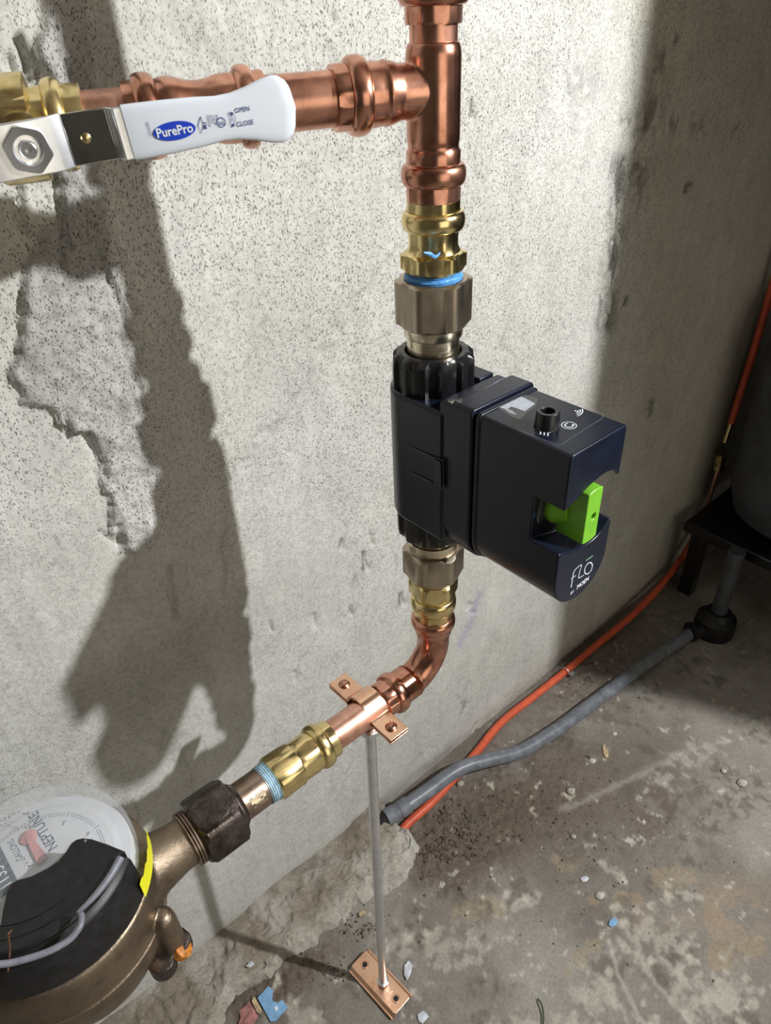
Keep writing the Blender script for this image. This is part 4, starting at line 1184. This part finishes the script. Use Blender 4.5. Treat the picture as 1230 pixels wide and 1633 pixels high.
    A = np.linspace(math.degrees(math.atan2(.345 - MC.y, .05 - MC.x)) + 14, math.degrees(math.atan2(.33 - MC.y, .04 - MC.x)) - 8, 14)
    for i, a in enumerate(A):
        for q in (MZ + .027, MZ + .046 - .0012 * (i % 3)):
            v.append(Vector((MC.x + .0745 * math.cos(math.radians(a)), MC.y + .0745 * math.sin(math.radians(a)), q)))
    f = [(2 * i, 2 * i + 1, 2 * i + 3, 2 * i + 2) for i in range(len(A) - 1)]
    st = build(MB().add(v, f), 'yellow_sticker', M['yellow'], t, label='bright yellow sticker')
build_meter()

# ---------------------------------------------------------------- the leak detector (smart shutoff)
XL, XRr = .3245, .3835
XC = (XL + XRr) / 2
ZT = H - .2265
YF = .2125
def u_profile(hw, ztop, zc, cr=.0035, n=24):
    """front outline: flat top with small corners, half-round bottom"""
    pts = []
    for k in range(7):
        a = math.radians(90 * k / 6); pts.append((XC + hw - cr + cr * math.sin(a), ztop - cr + cr * math.cos(a)))
    for k in range(n + 1):
        a = math.pi * k / n; pts.append((XC + hw * math.cos(a), zc - hw * 1.0 * math.sin(a)))
    for k in range(7):
        a = math.radians(90 * k / 6); pts.append((XC - hw + cr - cr * math.cos(a), ztop - cr + cr * math.sin(a)))
    return pts
def build_detector():
    t = empty('leak_detector', (PX, PY, H - .36), 'navy black smart water shutoff box on the riser with a green knob', 'water shutoff')
    zc = H - .328
    # ---- front box with the cut-out for the knob
    pr = u_profile(.0295, ZT, zc)
    fb = build(MB().add(*prism([Vector((x, YF, z)) for x, z in pr], (0, .075, 0))), 'front_housing', M['navy'], t)
    # opening: arched above, dished below, right through the width
    up = [(XL - .01, H - .2685), (.328, H - .2670), (.334, H - .2645), (.341, H - .2620), (.350, H - .2590), (.360, H - .2570), (.368, H - .2568), (.374, H - .2580), (.378, H - .2605), (.3815, H - .2645), (XRr + .01, H - .268)]
    lo = [(XRr + .01, H - .299), (.3815, H - .3015), (.376, H - .3070), (.369, H - .3100), (.360, H - .3112), (.350, H - .3100), (.341, H - .3070), (.333, H - .3045), (.327, H - .3025), (XL - .01, H - .3015)]
    c1 = MB().add(*prism([Vector((x, YF - .01, z)) for x, z in up + lo], (0, .0345, 0))).build('c', M['navy'])
    cut(fb, [c1])
    b = fb.modifiers.new('bevel', 'BEVEL'); b.width = .0018; b.segments = 3; b.limit_method = 'ANGLE'; b.angle_limit = math.radians(38)
    fb.data.shade_smooth(); fb.data.set_sharp_from_angle(angle=math.radians(50))
    # dial seat behind the knob
    kx, kz = .3525, H - .2825
    kn = lambda n: line((kx, n, kz), (0, -1, 0), (0, 0, 1))
    build(SW(kn(YF + .0248), [(0, .0235), (.0008, .0235), (.0014, .0225), (.0014, .0002)], 64), 'dial_seat', M['black'], t)
    # ---- flange bands between the housings
    for nm, y0, y1, g in (('flange', YF + .0735, YF + .0775, .0012), ('flange', YF + .0790, YF + .0985, .0030)):
        pr = u_profile(.0295 + g, ZT + g, zc, .004)
        build(MB().add(*prism([Vector((x, y0, z)) for x, z in pr], (0, y1 - y0, 0))), nm, M['navy'], t, bevel=.0012)
    pr = u_profile(.0290, ZT - .0005, zc, .004)
    build(MB().add(*prism([Vector((x, YF + .075, z)) for x, z in pr], (0, .006, 0))), 'gasket', M['rubber'], t)
    pr = u_profile(.0310, ZT - .0005, zc, .003)
    build(MB().add(*prism([Vector((x, YF + .095, z)) for x, z in pr], (0, .0160, 0))), 'saddle', M['navy'], t, bevel=.001, label='mid section of the housing')
    # ---- rear housing: flat sides, rounded back around the pipe, sloping shoulders
    rz0, rz1 = H - .2360, H - .3490
    v = []
    plan = []
    for k in range(33):
        a = math.pi * k / 32; plan.append((PX + .0330 * math.cos(a), PY + .0330 * math.sin(a)))
    plan += [(PX - .0325, YF + .106), (PX + .0325, YF + .106)]
    rb = build(MB().add(*prism([Vector((x, y, rz1)) for x, y in plan], (0, 0, rz0 - rz1))), 'rear_housing', M['navy'], t, bevel=.003)
    # embossed latch on the left side of the rear housing
    xl = PX - .0330
    lt = MB()
    def S(px_, py_): return at(px_, py_, X=xl - .0003)
    for seg_ in ([(657, 714), (692, 729)], [(657, 754), (690, 770)], [(694, 729), (703, 733), (707, 738), (707, 776), (703, 780)]):
        lt.add(*tube([S(*q) for q in seg_], .0006, 8, 4))
    pl = [S(x, y) + Vector((-.0006, 0, 0)) for x, y in ((694, 731), (704, 736), (705, 777), (694, 773))]
    lt.add(*prism([q + Vector((.0009, 0, 0)) for q in pl], (-.0012, 0, 0)))
    build(lt, 'side_latch', M['black'], rb, bevel=.0002)
    build(SW(line(at(754, 778, X=XL + .0002), (-1, 0, 0), (0, 0, 1)), [(0, .0006), (.0003, .0005)], 10), 'side_pip', M['rubber'], fb)
    # ---- ribbed union collars
    for nm, za, zb_ in (('top', vz(556), vz(624)), ('bottom', vz(846), vz(800))):
        lo_, hi_ = min(za, zb_), max(za, zb_)
        n = 12; seg = 144
        def ring(z, r, amp):
            return [Vector((PX + (r + amp * rib(2 * math.pi * k / seg)) * math.cos(2 * math.pi * k / seg), PY + (r + amp * rib(2 * math.pi * k / seg)) * math.sin(2 * math.pi * k / seg), z)) for k in range(seg)]
        def rib(a):
            q = (a * n / (2 * math.pi)) % 1.0
            return 1.0 if q < .18 or q > .88 else (0.15 if .25 < q < .81 else .6)
        s_ = 1 if nm == 'top' else -1
        zT, zB = (hi_, lo_) if s_ > 0 else (lo_, hi_)
        pf = [(zT - s_ * .012, .0200, 0), (zT - s_ * .0015, .0205, 0), (zT, .0215, 0), (zT, .0255, 0), (zT - s_ * .0015, .0265, .0015), (zT - s_ * .004, .0270, .0035), (zT - s_ * .010, .0272, .0038), (zB, .0275, .0038), (zB - s_ * .004, .0275, .0030)]
        v, f = [], []
        for p in pf: v += ring(*p)
        for i in range(len(pf) - 1):
            for k in range(seg): f.append((i * seg + k, i * seg + (k + 1) % seg, (i + 1) * seg + (k + 1) % seg, (i + 1) * seg + k))
        build(MB().add(v, f), 'union_collar', M['black'], t, smooth=40, label='black ribbed collar')
    # wall-side lug seen past the collar
    build(MB().add(*box((PX + .030, PY - .012, rz0 + .001), (.016, .03, .006))), 'rear_lug', M['navy'], t, bevel=.001)
    # ---- green knob
    kb = SW(kn(YF + .0240), [(0, .0165), (.0034, .0165), (.0048, .0158), (.0070, .0142), (.0100, .0126), (.0135, .0112)], 64)
    knob = build(kb, 'knob', M['green'], t, label='bright green valve knob')
    # bar handle: long vertical bar with round ends, bridging to the disc
    yb = YF - .0035
    hw, R_ = .0078, .0213
    pts = []
    aa = math.asin(hw / R_)
    for k in range(13): a = -aa + 2 * aa * k / 12; pts.append((kx + R_ * math.sin(a), kz + R_ * math.cos(a)))
    for k in range(13): a = -aa + 2 * aa * k / 12; pts.append((kx - R_ * math.sin(a), kz - R_ * math.cos(a)))
    bar = build(MB().add(*prism([Vector((x, yb, z)) for x, z in pts], (0, .0225, 0))), 'knob_bar', M['green'], knob)
    cc = build(SW(line((kx + .0012, yb + .006, kz - .001), (0, -1, 0), (0, 0, 1)), [(0, .0026), (.02, .0026)], 24), 'c', M['green'])
    bpy.context.view_layer.update()
    cut(bar, [cc])
    b = bar.modifiers.new('bevel', 'BEVEL'); b.width = .0006; b.segments = 2; b.limit_method = 'ANGLE'; b.angle_limit = math.radians(40)
    bar.data.shade_smooth(); bar.data.set_sharp_from_angle(angle=math.radians(45))
    dots = MB()
    for (x, y) in ((949, 788), (947, 794), (948, 799), (947, 805)):
        dots.add(*sweep(line(at(x, y, Y=yb), (0, -1, 0), (0, 0, 1)), [(-.0002, .0005), (.0001, .0004), (.00015, .0001)], 8))
    build(dots, 'moulded_dots', M['green'], bar)
    # small black mark on the knob's disc
    em = MB(); yk = YF + .0198
    for st in ([(890, 812), (889, 822), (893, 830), (899, 826), (901, 815)], [(893, 814), (896, 820), (894, 826)], [(888, 838), (893, 836), (898, 834)], [(892, 830), (894, 840)], [(886, 843), (890, 846)]):
        em.add(*ribbon([at(x, y, Y=yk) for x, y in st], .0006, (0, -1, 0), .0004))
    build(em, 'printed_mark', M['rubber'], knob, smooth=0)
    # ---- lettering on the front
    fn = (0, -1, 0)
    G = lambda x, y: at(830 + x / 6.833, 740 + y / 6.833, Y=YF)
    lg = MB()
    w_ = .0008
    for st, ww in (([(552, 1345), (562, 1290), (572, 1225), (580, 1185), (590, 1160), (606, 1140)], w_), ([(552, 1252), (575, 1236), (606, 1212)], w_ * .7), ([(606, 1140), (640, 1112), (668, 1095), (664, 1120), (652, 1150), (634, 1228), (632, 1240), (650, 1236), (692, 1208)], w_ * .8)):
        lg.add(*ribbon([G(*p) for p in st], ww, fn))
    el = [(742 + 40 * math.cos(a) + 14 * math.sin(-a), 1135 + 62 * math.sin(a) - 8 * math.cos(a)) for a in np.linspace(-.9 - .7, 2 * math.pi - 1.6, 30)]
    lg.add(*ribbon([G(*p) for p in el], w_, fn))
    p = G(550, 1416); q = G(762, 1222); rt = (G(765, 1240) - G(545, 1425))
    rtn = rt.normalized(); upn = Vector((0, 0, 1))
    lg.add(*text('BY', G(545, 1424), (1, 0, 0.02), (0, 0, 1), .0034, nrm=fn, bold=.012))
    lg.add(*text('MOEN', G(612, 1368), (1, 0, 0.05), (0, 0, 1), .0058, nrm=fn, bold=.02, xs=.86))
    build(lg, 'lettering', M['white_ink'], fb, smooth=0)
    build(MB().add(*ribbon([G(716, 1052), G(745, 1030), (G(790, 998))], .0010, fn)), 'green_macron', M['green_ink'], fb, smooth=0)
    build(MB().add(*text('U', at(947, 753, Y=YF), (1, 0, 0), (0, 0, 1), .0035, nrm=fn, bold=.03)), 'moulded_mark', M['rubber'], fb, smooth=0)
    # ---- top: panel outline, icons, label, button
    T = lambda x, y: at(780 + x / 5.348, 600 + y / 5.348, Z=ZT)
    un = (0, 0, 1)
    ol = [(190, 400), (185, 415), (195, 430), (300, 478), (555, 578), (585, 588), (625, 582), (700, 530), (850, 432), (960, 365), (978, 345), (965, 322), (800, 255), (620, 195), (560, 190)]
    build(MB().add(*ribbon([T(*p) for p in ol], .00022, un)), 'panel_outline', M['grey_ink'], fb, smooth=0)
    ic = MB()
    cen = T(683, 420)
    def circ2(c, r, a0, a1, n=24): return [c + Vector((math.cos(a), math.sin(a), 0)) * r for a in np.linspace(a0, a1, n)]
    ic.add(*ribbon(circ2(cen, .0047, 0, 6.30, 40), .00055, un))
    ic.add(*ribbon(circ2(cen, .0026, .9, 5.6, 24), .0008, un))
    ah = cen + Vector((.0026 * math.cos(5.6), .0026 * math.sin(5.6), 0))
    ic.add([ah + Vector((-.0010, -.0010, .0002)), ah + Vector((.0012, -.0004, .0002)), ah + Vector((.0002, .0014, .0002))], [(0, 1, 2)])
    for r_ in (22, 42, 62): ic.add(*ribbon([T(738 + r_ * math.cos(a), 296 + .72 * r_ * math.sin(a)) for a in np.linspace(-.35, 1.35, 12)], .0007, un))
    ic.add(*ribbon([T(732, 293), T(742, 298)], .0012, un))
    for k in range(3):
        x0, y0, x1, y1 = 430 + 32 * k, 494 + 7 * k, 464 + 30 * k, 458 + 5 * k
        ic.add(*ribbon([T(x0 + (x1 - x0) * u + 7 * math.sin(u * 9.4), y0 + (y1 - y0) * u + 5 * math.sin(u * 9.4)) for u in np.linspace(0, 1, 16)], .0007, un))
    build(ic, 'icons', M['white_ink'], fb, smooth=0)
    tape = plain('clear_label', (0.05, 0.052, 0.055), 0.35, 0, 0.05)
    build(MB().add(*prism([T(*p) for p in ((60, 262), (300, 150), (330, 165), (420, 190), (400, 262), (300, 330), (265, 375), (195, 345))], (0, 0, .00008))), 'clear_tape', tape, fb, smooth=0)
    pl = plain('silver_label', (0.40, 0.44, 0.50), 0.5, 0, 0.1, 300)
    build(MB().add(*prism([T(*p) + Vector((0, 0, .00012)) for p in ((70, 262), (250, 160), (395, 235), (305, 300), (190, 260), (150, 285))], (0, 0, .00008))), 'silver_label', pl, fb, smooth=0)
    ln = MB()
    for k in range(4): ln.add(*ribbon([T(120 + k * 14, 268 + k * 14 * .9), T(205 + k * 10, 300 + k * 9)], .0003, un))
    build(ln, 'label_print', M['white_ink'], fb, smooth=0)
    bc = T(503, 300); bc = at(872, 680, Z=ZT)
    bt = build(SW(line(bc, (0, 0, 1), (1, 0, 0)), [(-.0004, .0086), (.0008, .0082), (.0016, .0079), (.0104, .0077), (.0114, .0070), (.0114, .0048), (.0110, .0044), (.004, .0042), (.0038, .0002)], 48), 'button_post', M['black'], t, label='black tubular button')
    # scratches on the saddle top
    sc = MB()
    for (x0, y0, x1, y1, w) in ((774, 620, 789, 612, .0004), (788, 612, 796, 607, .0011), (796, 607, 808, 601, .0004)):
        sc.add(*ribbon([at(x0, y0, Z=ZT + .0030), at(x1, y1, Z=ZT + .0030)], w, un))
    build(sc, 'scuff', M['grey_ink'], t, smooth=0)
build_detector()

# ================================================================== ON THE FLOOR
def hose_and_conduit():
    r = .0075
    pts = []
    o_r = .0072
    t = empty('orange_hose', at(760, 1200, Z=0), 'orange plastic hose lying along the wall and climbing at the far corner', 'hose')
    fl = [(636, 1332), (652, 1312), (690, 1278), (725, 1240)]
    P = [at(x, y, Z=o_r + (0.000)) for x, y in fl]
    P += [at(x, y, Z=z) for x, y, z in ((760, 1200, o_r), (800, 1152, o_r), (855, 1108, o_r), (905, 1068, .010), (955, 1026, .014), (1005, 984, .02), (1045, 944, .03))]
    Yw = WY - .022
    P += [at(x, y, Y=Yw) for x, y in ((1082, 898), (1112, 850), (1128, 812))]
    build(MB().add(*tube(P, o_r, 20, 6)), 'hose', M['orange'], t)
    a, b = at(1126, 818, Y=Yw), at(1140, 765, Y=Yw); c, d = at(1148, 740, Y=Yw), at(1156, 705, Y=Yw); e = at(1167, 672, Y=Yw)
    build(MB().add(*tube([a, b, c], .0045, 16, 4)), 'bare_copper', M['copper_dull'], t)
    build(MB().add(*tube([d, e], .0055, 16, 4)), 'bare_copper', M['brass'], t)
    ax = (d - c)
    build(SW(line(c - ax * .25, ax, (0, 1, 0)), [(0, .006), (.002, .012, .0105), (.012, .012, .0105), (.014, .008), (.020, .008), (.022, .0125, .011), (.034, .0125, .011), (.037, .0075)], 48), 'flare_fitting', M['brass'], t)
    P = [e, at(1186, 612, Y=Yw), at(1208, 540, Y=Yw), at(1232, 455, Y=Yw), at(1262, 345, Y=Yw), at(1300, 200, Y=Yw)]
    build(MB().add(*tube([e - (P[1] - e) * .05] + P[1:], o_r, 20, 6)), 'hose', M['orange'], t)
    # small wire clip on the hose
    cpt = at(902, 1071, Z=.012)
    t = empty('wire_clip', cpt, 'small grey wire clip around the orange hose by the wall', 'clip')
    build(MB().add(*tube([cpt + Vector((0, math.cos(a) * .009, math.sin(a) * .009)) for a in np.linspace(-.6, 4.2, 12)], .0009, 8, 3)), 'band', M['zinc'], t)
    build(MB().add(*box(cpt + Vector((.004, -.013, .002)), (.010, .007, .004))), 'tail', M['zinc'], t, bevel=.0006)
    # grey conduit
    cr = .0125
    t = empty('grey_conduit', at(830, 1203, Z=0), 'bent grey plastic conduit crossing over the orange hose', 'conduit')
    C = [at(650, 1284, Z=.030), at(690, 1256, Z=.030), at(718, 1235, Z=.030), (at(745, 1221, Z=.030)), at(790, 1209, Z=.022), at(828, 1199, Z=.014), at(862, 1180, Z=.0135), at(900, 1155, Z=.0135), at(960, 1110, Z=.0135), at(1040, 1052, Z=.0135), at(1100, 1011, Z=.0135)]
    build(MB().add(*tube(C, cr, 24, 6)), 'conduit_tube', M['grey_pvc'], t)
    a, b = at(648, 1285, Z=.030), at(612, 1308, Z=.024)
    ax = b - a
    build(SW(line(a - ax * .12, ax), [(0, .0135), (.0005, .0148), (ax.length * .42, .0148), (ax.length * .44, .0138), (ax.length * .6, .0138), (ax.length * .62, .0152), (ax.length * .98, .0152), (ax.length, .0140)], 40), 'end_coupling', M['grey_pvc'], t)
    build(SW(line(b - ax * .08, ax), [(0, .0125), (.012, .0110), (.016, .004)], 32), 'end_plug', M['rubber'], t)
    # black elbow and rising grey pipe
    p = at(1142, 990, Z=.03)
    t = empty('drain_elbow', (p.x, p.y, 0), 'black rubber elbow at the far end of the grey conduit', 'pipe elbow')
    ln = line((p.x, p.y, 0), (0, 0, 1), (1, 0, 0))
    build(SW(ln, [(0, .040), (.020, .042), (.040, .040), (.046, .030), (.060, .024)], 48), 'elbow_body', M['rubber'], t)
    d = (at(1100, 1010, Z=.014) - Vector((p.x, p.y, .02))); d.z = 0
    build(SW(line((p.x, p.y, .018), d), [(.02, .018), (.052, .018), (.056, .021), (.062, .021), (.064, .0135)], 32), 'socket', M['rubber'], t)
    t = empty('standpipe', (p.x, p.y, .05), 'thin dark grey pipe rising from the black elbow into shadow', 'pipe')
    build(SW(line((p.x, p.y, .05), (0, 0, 1), (1, 0, 0)), [(0, .016), (.17, .016)], 32), 'pipe', M['tank'], t)
hose_and_conduit()

def build_tank():
    # dark tank on a black stand at the right edge
    p = at(1262, 860, Z=.19)
    t = empty('pressure_tank', (p.x + .02, p.y, 0), 'grey rounded tank on a black stand at the right edge, in deep shadow', 'tank')
    c = Vector((p.x + .05, p.y + .01, 0)); ln = line((c.x, c.y, 0), (0, 0, 1), (1, 0, 0))
    build(SW(ln, [(.20, .04), (.205, .10), (.23, .135), (.28, .15), (.60, .15), (.66, .135), (.69, .08), (.70, .01)], 64), 'tank_shell', M['tank'], t)
    build(SW(ln, [(.40, .1505), (.402, .153), (.412, .153), (.414, .1505)], 64), 'weld_band', M['tank'], t)
    build(MB().add(*box((c.x + .02, c.y, .185), (.36, .34, .025))), 'stand_shelf', M['black'], t, bevel=.004)
    for x in (-.13, .17):
        for y in (-.14, .14):
            build(MB().add(*box((c.x + x, c.y + y, .088), (.03, .03, .172))), 'leg', M['black'], t, bevel=.003)
build_tank()

# ---------------------------------------------------------------- litter
def flat_piece(name, pxs, mat, label, cat, th=.0012, z=.004, curl=0.0, group=None):
    P = [at(x, y, Z=z) for x, y in pxs]
    c = sum(P, Vector()) / len(P)
    P = [p + Vector((0, 0, curl * ((p - c).length / .01) ** 2)) for p in P]
    o = MB().add(*prism(P, (0, 0, th))).build(name, mat, smooth=0, bevel=.0003)
    tag(o, label, cat, group); return o
flat_piece('blue_card', [(411, 1592), (428, 1573), (436, 1580), (434, 1596), (443, 1600), (450, 1595), (459, 1607), (440, 1629), (432, 1630)], M['sky_blue'], 'torn light blue plastic card on the floor, near the footing', 'card', .0014, .004)
build(MB().add(*[x for x in prism([at(x, y, Z=.0056) for x, y in ((438, 1606), (442, 1604), (444, 1610), (440, 1613))], (0, 0, .0002))]), 'printed_spot', M['white_ink'], bpy.data.objects['blue_card'], smooth=0)
flat_piece('paper_scrap', [(382, 1613), (398, 1598), (404, 1606), (412, 1622), (404, 1636), (378, 1640), (384, 1624)], M['pink'], 'dirty pinkish paper scrap left of the blue card', 'paper', .0010, .004, .0004)
flat_piece('wood_chip', [(403, 1592), (407, 1591), (418, 1611), (416, 1618), (411, 1617), (402, 1598)], M['wood'], 'thin brown wood sliver touching the blue card', 'wood chip', .003, .004)
flat_piece('wood_chip', [(961, 1191), (965, 1188), (970, 1199), (971, 1208), (966, 1211), (962, 1203)], M['wood'], 'pale wood chip below the grey conduit', 'wood chip', .004, .001)
flat_piece('wood_chip', [(572, 1458), (580, 1452), (584, 1457), (574, 1464)], M['wood'], 'small tan chip beside the footing, left of the rod', 'wood chip', .004, .002)
flat_piece('plastic_flake', [(645, 1540), (652, 1533), (658, 1540), (655, 1555), (650, 1565), (645, 1556)], M['flake'], 'clear curled plastic flake right of the rod', 'flake', .0006, .002, .0016)
flat_piece('plastic_flake', [(666, 1618), (676, 1612), (684, 1622), (674, 1633), (668, 1629)], M['flake'], 'white flake on the floor right of the copper foot plate', 'flake', .0006, .001, .0010)
flat_piece('plastic_flake', [(392, 1541), (402, 1532), (406, 1538), (399, 1543)], M['flake'], 'white speck lying on the mortar footing above the rod shadow', 'flake', .0008, .026, 0)
flat_piece('paint_chip', [(972, 1469), (978, 1464), (985, 1467), (984, 1475), (976, 1479), (971, 1476)], M['sky_blue'], 'tiny blue paint chip on the open floor', 'paint chip', .0014, .0015, .0006)
flat_piece('paint_chip', [(926, 1401), (934, 1397), (940, 1401), (936, 1406), (929, 1407)], M['flake'], 'tiny whitish chip on the floor above the blue one', 'paint chip', .0012, .0015)
for i, (x, y, r, lab, mt) in enumerate([(1184, 1248, .0075, 'white pebble on the floor at far right', 'pale_stone'), (911, 1262, .0068, 'grey pebble under the bend of the conduit', 'stone'), (734, 1250, .006, 'tan pebble beside the conduit bend', 'stone'), (945, 1213, .0055, 'small pebble below the pale wood chip', 'pale_stone'),
        (1155, 1229, .0045, 'small pale pebble left of the white one', 'pale_stone'), (980, 1170, .0045, 'small pale pebble near the shadow edge', 'pale_stone'), (915, 1334, .004, 'brown pebble in the middle of the stained patch', 'stone'), (957, 1428, .006, 'whitish crumb above the blue paint chip', 'pale_stone')]):
    c = at(x, y, Z=r * .4); bm = bmesh.new(); bmesh.ops.create_icosphere(bm, subdivisions=2, radius=r)
    for v in bm.verts: v.co *= (1 + random.uniform(-.16, .16)); v.co.z *= .6; v.co.x *= 1.2
    me = bpy.data.meshes.new('pebble'); bm.to_mesh(me); bm.free(); me.materials.append(M[mt]); me.shade_smooth()
    o = bpy.data.objects.new('pebble', me); COL.objects.link(o); o.location = c; tag(o, lab, 'pebble', 'pebbles on the floor')
tw = MB().add(*tube([at(858, 1593, Z=.003), at(864, 1602, Z=.006), at(867, 1618, Z=.004), at(866, 1640, Z=.003)], .0011, 8, 4)).build('twig', M['twig'])
tag(tw, 'dark green twig at the bottom edge of the floor', 'twig')
tw = MB().add(*tube([at(934, 1205, Z=.003), at(946, 1212, Z=.004)], .0011, 8, 4)).build('twig', M['twig'])
tag(tw, 'short dark twig left of the pale wood chip', 'twig')
def crumbs():
    rs = random.Random(9); mb = MB()
    base = bmesh.new(); bmesh.ops.create_icosphere(base, subdivisions=1, radius=1.0)
    bv = [v.co.copy() for v in base.verts]; bf = [tuple(v.index for v in f.verts) for f in base.faces]; base.free()
    spots = [(715, 1345, 38, 38, 420, 1.0), (780, 1310, 80, 45, 260, .7), (900, 1300, 120, 70, 160, .55), (500, 1540, 50, 30, 150, .6), (560, 1480, 40, 20, 90, .6), (930, 1090, 70, 40, 160, .9), (400, 1590, 40, 26, 130, .7), (850, 1400, 200, 120, 160, .45), (700, 1290, 30, 14, 60, .8)]
    for (cx, cy, sx, sy, n, k) in spots:
        for _ in range(n):
            x, y = rs.gauss(cx, sx * .6), rs.gauss(cy, sy * .6)
            r = abs(rs.gauss(.0016, .0012)) * k + .0005
            c = at(x, y, Z=r * .3)
            if c.y > WY - .004: continue
            q = np.array([x]), np.array([y])
            if seg_dist(q[0], q[1], [(610, 1310), (690, 1256), (745, 1221), (790, 1209), (862, 1180), (1040, 1052), (1128, 992)])[0] < 26: continue
            if seg_dist(q[0], q[1], [(636, 1332), (690, 1278), (760, 1200), (800, 1152), (905, 1068), (1045, 944)])[0] < 18: continue
            s = [rs.uniform(.6, 1.3) for _ in range(3)]
            mb.add([c + Vector((v.x * r * s[0], v.y * r * s[1], v.z * r * s[2] * .8)) * rs.uniform(.85, 1.15) if False else c + Vector((v.x * r * s[0], v.y * r * s[1], v.z * r * s[2] * .8)) for v in bv], bf)
    o = mb.build('dirt', M['soil'], smooth=0)
    tag(o, 'brown crumbs of soil and grit scattered on the concrete', 'dirt', kind='stuff')
crumbs()
